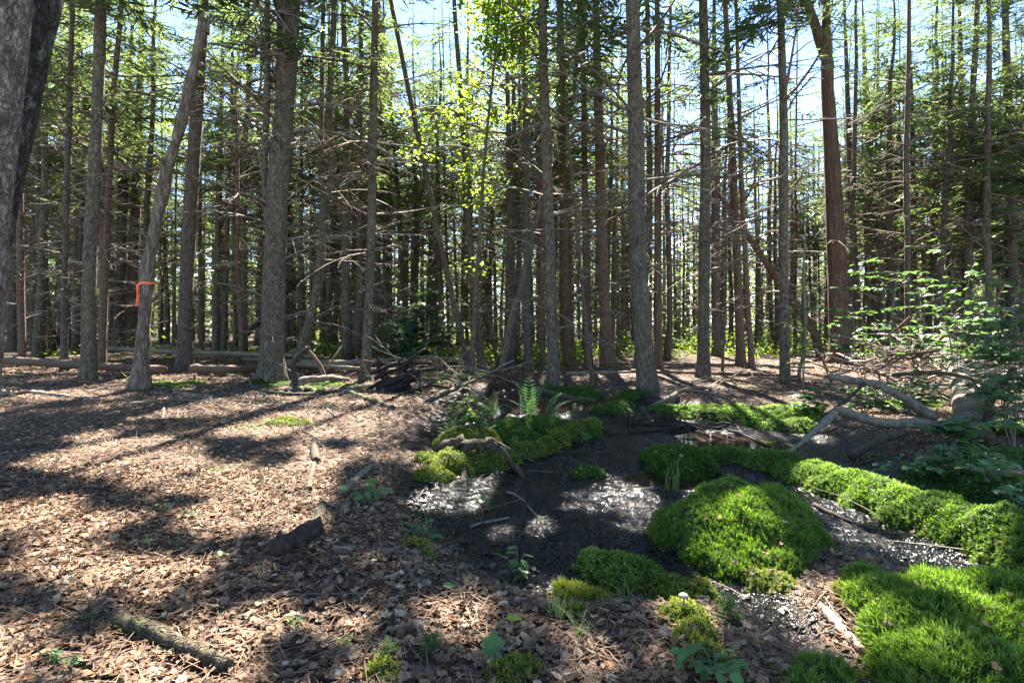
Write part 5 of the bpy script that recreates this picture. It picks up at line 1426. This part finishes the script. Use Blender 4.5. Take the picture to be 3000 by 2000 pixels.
limb(root, b0, [(2050, 860), (2130, 855), (2200, 862), (2260, 880)], [d0 + 1.6] * 4, 11, 'wood_moss', 'limb', 12, .8)

# sunny brush: each stick is a thing, alike ones share the label
rng = np.random.default_rng(91)
SM = []
for k in range(6):
    g = Geo(); t = np.linspace(0, 1, 6)
    path = np.stack([t - .5, .04 * np.sin(t * 3 + k), .05 * np.sin(t * 5 + 2 * k)], -1)
    V, Q, T = tube(path, .011 * (1.1 - .7 * t), 5, .1, k); g.add(V, Q, T)
    for q in range(3):
        s = rng.uniform(.3, .9); p = np.array([s - .5, .04 * math.sin(s * 3 + k), .05 * math.sin(s * 5 + 2 * k)])
        V, Q, T = tube([p, p + [rng.uniform(.05, .15), rng.uniform(-.12, .12), rng.uniform(-.03, .1)]], [.006, .002], 4); g.add(V, Q, T)
    SM.append([g.mesh('stick', MAT[q]) for q in ('wood_pink', 'wood', 'wood_red', 'wood_black')])
def sticks(n, cx, cy, sx, sy, lmin, lmax, zmax, label, group, mats, tilt=.25):
    for k in range(n):
        px = float(np.clip(rng.normal(cx, sx), -60, 2420)); py = float(np.clip(rng.normal(cy, sy), 800, 1500))
        q = G(px, py); ln = rng.uniform(lmin, lmax)
        o = put('fallen_stick', SM[rng.integers(0, 6)][mats[rng.integers(0, len(mats))]], None, (q.x, q.y, q.z + .02 + zmax * rng.random() ** 1.5))
        o.rotation_euler = (rng.uniform(-.3, .3), rng.normal(0, tilt), rng.uniform(0, 6.28)); th = rng.uniform(.8, 1.5)
        o.scale = (ln, (ln * .5 + .6) * th, (ln * .5 + .6) * th)
        tag(o, label, 'stick', group)
sticks(150, 2130, 868, 125, 26, .9, 3.0, .8, 'thin bare stick in the sunny brush pile around the fallen birch', 'sticks of the sunny brush pile', [0, 0, 1, 2], .32)
sticks(60, 1000, 876, 75, 16, .5, 2.0, .45, 'thin grey stick in the brush beside the black tangle', 'sticks beside the black tangle', [1, 1, 2])
sticks(70, 350, 872, 300, 18, .3, 1.2, .03, 'thin stick lying among the left trunks', 'sticks among the left trunks', [0, 1, 2], .06)
sticks(50, 1700, 872, 150, 16, .3, 1.3, .03, 'thin stick lying on the needle floor at the right', 'sticks on the needle floor', [0, 1, 2], .06)
sticks(34, 640, 945, 190, 26, .25, .9, .02, 'thin stick lying on the sunny leaves', 'sticks on the sunny leaves', [0, 1], .05)
sticks(22, 1560, 975, 130, 16, .3, 1.0, .02, 'dark stick lying on the wet mud by the water', 'sticks by the water', [3], .05)

# ------------------------------------------------------------------ leaf litter
def scatter_ground(n, ylo, yhi, pw, rng):
    y = (ylo ** pw + (yhi ** pw - ylo ** pw) * rng.random(n)) ** (1 / pw)
    x = rng.uniform(-1, 1, n) * (y * .93 + .15)
    return x, y
rng = np.random.default_rng(123)
g = Geo(); gw = Geo()
near = []
for (n, ylo, yhi, tm, smin, smax, wet) in ((22000, 1.75, 4.6, DRY, .016, .060, .22), (28000, 4.6, 9.5, DRYM, .022, .062, .2), (34000, 9.5, 19, DRYS, .035, .08, .12)):
    x, y = scatter_ground(n, ylo, yhi, 2, rng)
    m_ = mudmask(x, y)
    px = CX + F * x / y
    dry = m_ < .45 + rng.normal(0, .12, n)
    thin = (px > 1350) & (y > 9.5) & (rng.random(n) < .55)
    wetk = (~dry) & (rng.random(n) < wet * np.clip(1.2 - poly_sdf(x, y, MUD) * -3.5, .02, 1))
    z = height(x, y)
    tilt = rng.normal(0, .24, (n, 2))
    M = frames(np.column_stack([tilt, np.ones(n)]), rng.uniform(0, 6.28, n)) * (smin + (smax - smin) * rng.random(n) ** 1.3)[:, None, None]
    pick = rng.integers(0, len(tm), n)
    pos = np.column_stack([x, y, z + rng.uniform(.002, .022, n)])
    tint = np.clip(rng.normal(.48, .3, n), 0, 1)
    if ylo < 2:
        order = np.argsort(y + 0 * x)
        vis = [q for q in order if dry[q] and y[q] > 1.92 and abs(x[q]) < y[q] * .9][:290]
        for q in vis: near.append((int(pick[q]), M[q], pos[q]))
        dry[vis] = False
    for k in range(len(tm)):
        s = dry & ~thin & (pick == k); scatter(g, tm[k], M[s], pos[s], tint[s])
        s = wetk & (pick == k); p2 = pos[s].copy(); p2[:, 2] -= .006
        M2 = M[s].copy(); M2[:, 2, :] *= .5
        scatter(gw, tm[k], M2, p2, tint[s])
n = 60000   # blackened leaf scraps rotting in the mud
x, y = scatter_ground(n, 1.9, 11, 1.7, rng); ok = mudmask(x, y) > .5; x, y = x[ok], y[ok]; n = len(x)
M = frames(np.column_stack([rng.normal(0, .28, (n, 2)), np.ones(n)]), rng.uniform(0, 6.28, n)) * rng.uniform(.008, .024, n)[:, None, None]
pos = np.column_stack([x, y, height(x, y) + rng.uniform(-.004, .005, n)]); pick = rng.integers(0, len(DRYS), n); gk = Geo()
for k in range(len(DRYS)):
    q = pick == k; scatter(gk, DRYS[k], M[q], pos[q], rng.random(q.sum()))
tag(gk.build('black_leaf_litter', MAT['black_litter'], smooth=False), kind='stuff')
tag(g.build('leaf_litter', MAT['litter'], smooth=False), kind='stuff')
tag(gw.build('wet_leaf_litter', MAT['wet_litter'], smooth=False), kind='stuff')
DM = []
for tmk in DRY:
    gg = Geo(); gg.add(*tmk); DM.append(gg.mesh('fallen_leaf', MAT['litter_obj'], False))
for pk, M_, p_ in near:
    o = put('fallen_leaf', DM[pk], None, mtx=Matrix(np.vstack([np.column_stack([M_, p_]), [0, 0, 0, 1]]).tolist()))
    tag(o, 'dry brown leaf among the dead leaves along the bottom edge', 'leaf', 'dead leaves nearest the bottom edge')

# needles and fine twigs in the litter
n = 42000
x, y = scatter_ground(n, 1.75, 9, 1.5, rng); ok = mudmask(x, y) < .7; x, y = x[ok], y[ok]; n = len(x)
tmn = (np.array([[-.5, -.5, 0], [.5, -.5, 0], [.5, .5, 0.0], [-.5, .5, 0]]), np.array([[0, 1, 2, 3]]), np.zeros((0, 3), int), np.full(4, .5))
M = rot_z(rng.uniform(0, 6.28, n)) @ rot_y(rng.normal(0, .15, n)) * np.stack([rng.uniform(.05, .12, n), np.full(n, .0028), np.ones(n)], -1)[:, None, :]
g = Geo(); scatter(g, tmn, M, np.column_stack([x, y, height(x, y) + rng.uniform(.012, .03, n)]), rng.uniform(0, 1, n))
tag(g.build('pine_needles', MAT['needle_litter'], smooth=False), kind='stuff')
n = 900
x, y = scatter_ground(n, 1.9, 16, 1.4, rng)
ln = rng.uniform(.12, .5, n); M = rot_z(rng.uniform(0, 6.28, n)) @ rot_y(rng.normal(0, .08, n)) * np.stack([ln, ln * .6, ln * .5], -1)[:, None, :]
pos = np.column_stack([x, y, height(x, y) + .02]); pick = rng.integers(0, 10, n)
g = Geo()
for k in range(10):
    s = pick == k; scatter(g, TWIG[k], M[s], pos[s], np.full(s.sum(), .5))
tag(g.build('twig_litter', MAT['twig']), kind='stuff')
# curled debris pressed into the mud
n = 2600
x, y = scatter_ground(n, 2.0, 9, 1.6, rng); ok = mudmask(x, y) > .6; x, y = x[ok], y[ok]; n = len(x)
ln = rng.uniform(.05, .16, n); M = rot_z(rng.uniform(0, 6.28, n)) * np.stack([ln, ln * .6, ln * .4], -1)[:, None, :]
g = Geo(); pick = rng.integers(0, 10, n); pos = np.column_stack([x, y, height(x, y) + .004])
for k in range(10):
    s = pick == k; scatter(g, TWIG[k], M[s], pos[s], np.full(s.sum(), .5))
tag(g.build('mud_debris', MAT['wood_black']), kind='stuff')

# ------------------------------------------------------------------ leaf meshes for single plants
def leaf_meshes(mat): 
    out = []
    for tmk in OVAL:
        gg = Geo(); gg.add(*tmk); out.append(gg.mesh('leaf', MAT[mat], True))
    return out
BEECH = leaf_meshes('beech'); HERB = leaf_meshes('herb')

def shrub(label, base, tips, seed, group=None, nleaf=10, ls=.085, meshes=None, name='beech_sapling', depth=None, sub=5, cat='sapling', r=.008):
    """stems from base to each tip pixel (with a depth offset); side twigs carry flat rows of leaves"""
    rng = np.random.default_rng(seed); meshes = meshes or BEECH
    if depth is None: b0 = G(*base)
    else:
        x = (base[0] - CX) / F * depth; b0 = Vector((x, depth, H1(x, depth)))
    root = thing(name, label, cat, b0, group)
    for (px, py, dd) in tips:
        e = np.array(P(px, py, b0.y + dd) - b0)
        path = smooth_path([[0, 0, -.02], e * [.25, .25, .5] , e * [.6, .6, .85], e], 10)
        g = Geo(); V, Q, T = tube(path, np.linspace(r, r * .3, 10), 5); g.add(V, Q, T); 
        tws = [path[3:]]
        for k in range(sub):
            i = rng.integers(4, 9); a = rng.uniform(0, 6.28); ln = rng.uniform(.18, .5) * max(.35, min(1, np.linalg.norm(e)))
            q = smooth_path([path[i], path[i] + np.array([math.cos(a), math.sin(a) * .7, .12]) * ln * .55, path[i] + np.array([math.cos(a), math.sin(a) * .7, .05]) * ln], 5)
            V, Q, T = tube(q, np.linspace(r * .5, r * .15, 5), 4); g.add(V, Q, T); tws.append(q)
        g.build('stem', MAT['twig'], root)
        for q in tws:
            for k in range(nleaf):
                u = (k + .6) / nleaf * (len(q) - 1); i = min(len(q) - 2, int(u)); p = q[i] + (q[i + 1] - q[i]) * (u - i)
                dv = q[i + 1] - q[i]; a = math.atan2(dv[1], dv[0]) + (1 if k % 2 else -1) * rng.uniform(.6, 1.1) * (0 if k == nleaf - 1 else 1)
                M = (rot_z(np.array([a])) @ rot_y(np.array([rng.normal(.12, .22)])) @ rot_x(np.array([rng.normal(0, .3)])))[0] * ls * rng.uniform(.65, 1.2)
                put('leaf', meshes[rng.integers(0, 3)], root, mtx=Matrix(np.vstack([np.column_stack([M, p]), [0, 0, 0, 1]]).tolist()))
    return root
SG = 'leafy saplings at the right'
shrub('leafy beech sapling in front of the red cedar', (1990, 905), [(1925, 640, .1), (1880, 700, -.2), (1960, 600, .3), (1850, 740, .2)], 1, SG, 11, .112)
shrub('leafy sapling left of the broad dark spruce', (2040, 900), [(2010, 570, .2), (2080, 560, 0), (2060, 640, -.3), (1990, 700, -.2)], 2, SG, 11, .112)
shrub('tall leafy sapling before the wide blackish spruce', (2200, 930), [(2150, 540, .2), (2240, 600, .1), (2190, 660, -.4), (2120, 620, -.2), (2160, 720, -.5)], 3, SG, 11, .112)
shrub('bushy leafy sapling at the right edge', (2310, 985), [(2260, 620, .2), (2345, 640, 0), (2300, 720, -.3), (2230, 740, -.2), (2370, 760, -.4), (2280, 800, -.3)], 4, SG, 12, .112)
shrub('low leafy sapling at the right edge above the herbs', (2330, 1040), [(2250, 830, .1), (2340, 850, -.1), (2190, 870, 0), (2300, 900, -.3)], 5, SG, 10, .09)
shrub('sunlit pale leafed twigs hanging over the moss bank', (1900, 960), [(1830, 905, -.1), (1850, 935, -.3), (1870, 890, .1), (1815, 925, -.2)], 6, SG, 11, .085)
shrub('dark leafy shrub behind the fallen limbs', (1985, 950), [(1940, 890, .3), (2000, 880, .4), (2060, 890, .3), (2030, 920, .2), (1960, 925, .1)], 7, SG, 11, .085)
shrub('leafy shrub between the fallen limb and the birch trunk', (2090, 955), [(2050, 880, .5), (2120, 880, .4), (2140, 920, .2), (2090, 850, .6)], 8, SG, 11, .085)
shrub('broad leafed sapling by the broken birch end', (2180, 1060), [(2140, 975, -.2), (2200, 960, -.3), (2240, 975, -.2), (2290, 965, -.2)], 9, SG, 7, .11)
shrub('slender leafed stem standing by the near end of the mossy log', (2165, 1130), [(2160, 1020, 0), (2200, 1010, -.1), (2120, 1045, 0)], 10, SG, 8, .085)
shrub('tall leafy sapling between the lit reddish pole and the fallen birch', (2120, 900), [(2080, 620, .2), (2130, 640, 0), (2100, 720, -.3), (2060, 760, .2), (2150, 780, .1)], 11, SG, 11, .12)
shrub('leafy sapling with wide flat layers before the lit sided spruce', (2260, 930), [(2210, 700, .2), (2270, 690, .1), (2310, 650, -.2), (2200, 760, -.3), (2330, 700, .2)], 12, SG, 11, .12)
shrub('small leafy sapling right of the lone straight grey spruce', (1845, 900), [(1830, 690, 0), (1870, 640, .1), (1850, 760, -.1)], 13, SG, 8, .10)
shrub('leafy sapling in the right corner above the mossy bank', (2360, 1010), [(2320, 700, 0), (2380, 680, .1), (2340, 800, -.2), (2300, 860, -.2)], 14, SG, 11, .12)
HG = 'green herbs on the right bank'
hb = [((2060, 1105), 60, 'herb with drooping leaves behind the bright part of the mossy log'), ((2130, 1120), 70, 'broad leafed herb behind the mossy log'), ((2200, 1130), 80, 'tall pale herb at the back of the mossy log'), ((2280, 1130), 90, 'herb clump at the right edge behind the log'),
      ((2340, 1180), 80, 'big leafed herb at the right edge'), ((2230, 1090), 70, 'yellowing fern-like herb right of the slender stem'), ((2330, 1250), 60, 'pale leaves on the moss at the right edge')]
for k, (bs, hp, lab) in enumerate(hb):
    shrub(lab, bs, [(bs[0] - 45, bs[1] - hp * .7, -.05), (bs[0] + 10, bs[1] - hp, .05), (bs[0] + 45, bs[1] - hp * .7, 0), (bs[0] - 15, bs[1] - hp * .8, -.1)], 30 + k, HG, 5, .075, HERB, 'herb', sub=1, cat='plant', r=.004)
shrub('leafy herb seedlings in the bottom middle right of the moss strip', (1640, 1560), [(1600, 1520, 0), (1650, 1500, 0), (1690, 1520, 0), (1640, 1480, .05), (1610, 1480, .05)], 50, None, 5, .05, HERB, 'herb', sub=1, cat='plant', r=.003)
shrub('seedling with long bright leaves at the edge of the dark mud', (1190, 1330), [(1150, 1275, 0), (1185, 1250, 0), (1205, 1270, 0), (1195, 1300, -.02)], 51, None, 4, .075, HERB, 'herb', sub=0, cat='plant', r=.004)
shrub('oak-like seedling beside the slanting pink stick', (838, 1150), [(800, 1120, 0), (840, 1105, 0), (870, 1125, 0), (830, 1135, -.05)], 52, None, 4, .10, HERB, 'herb', sub=0, cat='plant', r=.004)
shrub('small yellowish seedling among the twigs of the grey branch', (960, 1240), [(930, 1200, 0), (985, 1195, 0), (1000, 1225, 0), (950, 1180, .05)], 53, None, 4, .06, HERB, 'herb', sub=0, cat='plant', r=.003)
shrub('small leafy herb on the mossy stump log', (1335, 1020), [(1310, 1000, 0), (1340, 985, 0), (1355, 1000, 0)], 54, None, 4, .08, HERB, 'herb', sub=0, cat='plant', r=.004)
shrub('white-green herb at the right side of the stump seedlings', (1100, 1030), [(1080, 1010, 0), (1120, 1005, 0), (1150, 985, .1)], 55, None, 5, .05, HERB, 'herb', sub=1, cat='plant', r=.003)
sd_ = [((330, 1262), 'tiny green seedling on the left leaves'), ((378, 1180), 'tiny seedling higher up on the left leaves'), ((440, 1195), 'yellow-green seedling left of the crumbling log'), ((120, 1520), 'small plant in the bottom left corner leaves'), ((165, 1535), 'second small plant in the bottom left corner'),
       ((680, 1440), 'small dark seedling in the lower middle leaves'), ((790, 1490), 'small green seedling near the bottom edge left of the moss tuft')]
for k, (bs, lab) in enumerate(sd_):
    shrub(lab, bs, [(bs[0] - 14, bs[1] - 24, 0), (bs[0] + 12, bs[1] - 26, 0), (bs[0], bs[1] - 34, 0)], 60 + k, 'tiny seedlings in the leaves', 4, .03, HERB, 'seedling', sub=0, cat='plant', r=.002)

# single green leaves lying on the floor
for k, (px, py, s, lab, mt, kind) in enumerate([(1130, 1508, .1, 'single green maple-like leaf near the bottom centre', 'herb', 'lobed'), (508, 1287, .06, 'pale blue-green fallen leaf on the brown leaves', 'herb', 'oval'), (1180, 1445, .08, 'dark glossy green leaf near the grass blades', 'herb', 'oval'),
        (1245, 1475, .13, 'large folded tan leaf at the bottom centre', 'litter', 'lobed'), (1110, 1160, .08, 'pale leaf lying on the wet mud', 'herb', 'oval'), (1030, 1362, .06, 'small green leaf by the curved thin branch', 'herb', 'oval')]):
    gg = Geo(); gg.add(*(lobed_leaf(480 + k, .25) if kind == 'lobed' else curled_leaf(480 + k)))
    q = G(px, py)
    o = put('single_leaf', gg.mesh('single_leaf', MAT[mt], True), None, (q.x, q.y, q.z + .03)); o.scale = (s, s, s); o.rotation_euler = (.5, .15, k * 1.3)
    tag(o, lab, 'leaf')

# ------------------------------------------------------------------ ferns
def fern(label, base, fronds, seed, group='ferns by the far pool', lift=0.0):
    b0 = G(*base) + Vector((0, 0, lift)); d = b0.y
    root = thing('fern', label, 'fern', b0, group); rng = np.random.default_rng(seed)
    for (px, py, dd) in fronds:
        e = np.array(P(px, py, d + dd) - b0)
        path = smooth_path([[0, 0, 0], e * [.35, .35, .75], e * [.75, .75, 1.05], e], 16)
        g = Geo(); V, Q, T = tube(path, np.linspace(.006, .0015, 16), 4); g.add(V, Q, T, .3)
        tan = np.gradient(path, axis=0); 
        L_ = np.linalg.norm(e)
        for k in range(3, 16):
            for sub in (0,):
                u = (k + sub) / 15.5
                if u >= 1: continue
                p = path[k - 1] * (1 - sub) + path[min(15, k)] * sub
                t = tan[k - 1] / np.linalg.norm(tan[k - 1])
                side = np.cross(t, [0, 0, 1.0]); side /= np.linalg.norm(side) + 1e-9
                up = np.cross(side, t)
                ln = L_ * .30 * math.sin(math.pi * min(1, .12 + .95 * u)) ** .8
                for s in (-1, 1):
                    dv = side * s * .9 + t * .4 - up * .12; dv /= np.linalg.norm(dv)
                    blade(g, p, dv, up + rng.normal(0, .1, 3), ln, ln * .075, rng.uniform(.3, .8))
                    for m_ in range(3):
                        pp = p + dv * ln * (.2 + .22 * m_)
                        for s2 in (-1, 1):
                            blade(g, pp, (dv + t * s2 * 1.2) / 1.6, up, ln * .15, ln * .04, rng.uniform(.3, .8), False)
        g.build('frond', MAT['fern'], root, smooth=False)
fern('largest fern standing in front of the far pool', (1215, 960), [(1170, 880, .1), (1215, 868, .2), (1270, 880, .1), (1150, 920, -.1), (1240, 905, -.2), (1190, 905, 0)], 1)
fern('fern with one long frond arching right over the mud', (1250, 960), [(1335, 920, 0), (1300, 905, .1), (1270, 940, -.1), (1340, 950, -.2)], 2)
fern('lower fern left of the largest one', (1130, 955), [(1090, 925, .1), (1140, 910, .1), (1170, 930, -.1), (1080, 945, 0)], 3)
fern('small fern among the near moss bed', (1230, 985), [(1200, 960, 0), (1260, 960, 0), (1290, 970, 0), (1180, 965, .1)], 4)
fern('yellowing fern behind the mossy log on the right', (2130, 1105), [(2060, 1060, .1), (2110, 1040, .2), (2180, 1060, 0), (2220, 1080, 0)], 5, 'ferns on the right bank')
fern('fern at the right edge under the leafy saplings', (2290, 1110), [(2230, 1065, 0), (2290, 1040, .2), (2345, 1060, 0), (2370, 1090, 0)], 6, 'ferns on the right bank')

# ------------------------------------------------------------------ grass tufts
def tuft(label, base, n, hpx, seed, spread=1.0, group='grass tufts'):
    b0 = G(*base); h = hpx * b0.y / F; rng = np.random.default_rng(seed)
    root = thing('grass_tuft', label, 'grass', b0, group)
    for k in range(n):
        a = rng.uniform(0, 6.28); ll = h * rng.uniform(.6, 1.15); o = rng.normal(0, h * .12, 2)
        t = np.linspace(0, 1, 6); out = spread * rng.uniform(.15, .75) * ll
        c = np.stack([o[0] + math.cos(a) * out * t ** 1.8, o[1] + math.sin(a) * out * t ** 1.8, ll * (t - .35 * spread * t ** 2.6)], -1)
        w = .0028 * (1.05 - t ** 2) + .0002
        s = np.array([-math.sin(a), math.cos(a), 0])
        V = np.concatenate([c - s * w[:, None], c + s * w[:, None]])
        g = Geo(); g.add(V, [[i, i + 1, 7 + i, 6 + i] for i in range(5)], None, rng.uniform(.2, 1)); g.build('blade', MAT['grass'], root)
tuft('tall thin grass beside the small round moss dome', (1545, 1125), 16, 90, 1, .6)
tuft('grass blades at the foot of the left moss cushion', (1425, 1385), 14, 75, 2, 1.1)
tuft('thin grass blades left of the bright moss cushion', (1275, 1420), 12, 85, 3, .5)
tuft('yellowish grass bent over by the stick at the bottom', (1340, 1470), 12, 90, 4, .9)
tuft('grass spraying out behind the mossy stump', (1185, 1050), 20, 55, 5, 1.2)
tuft('grass at the right edge under the mossy log', (2290, 1330), 16, 60, 6, 1.2)
tuft('grass on the left bank by the mud', (815, 1015), 10, 36, 7, 1.2)
tuft('grass between stump seedlings and moss bed', (1130, 1010), 18, 70, 8, .9)
tuft('grass blades in front of the seedling with long leaves', (985, 1240), 8, 70, 9, .8)

# a little mushroom
q = G(1570, 1425); root = thing('mushroom', 'small pale mushroom on the yellow moss strip', 'mushroom', (q.x, q.y, q.z + .05))
g = Geo(); V, Q, T = tube([[0, 0, 0], [.002, 0, .03], [0, 0, .05]], [.005, .004, .004], 8); g.add(V, Q, T); g.build('stalk', MAT['mushroom'], root)
g = Geo(); V, Q, T = tube([[0, 0, .045], [0, 0, .05], [0, 0, .056], [0, 0, .06]], [.018, .02, .014, .003], 12); g.add(V, Q, T); g.build('cap', MAT['mushroom'], root)
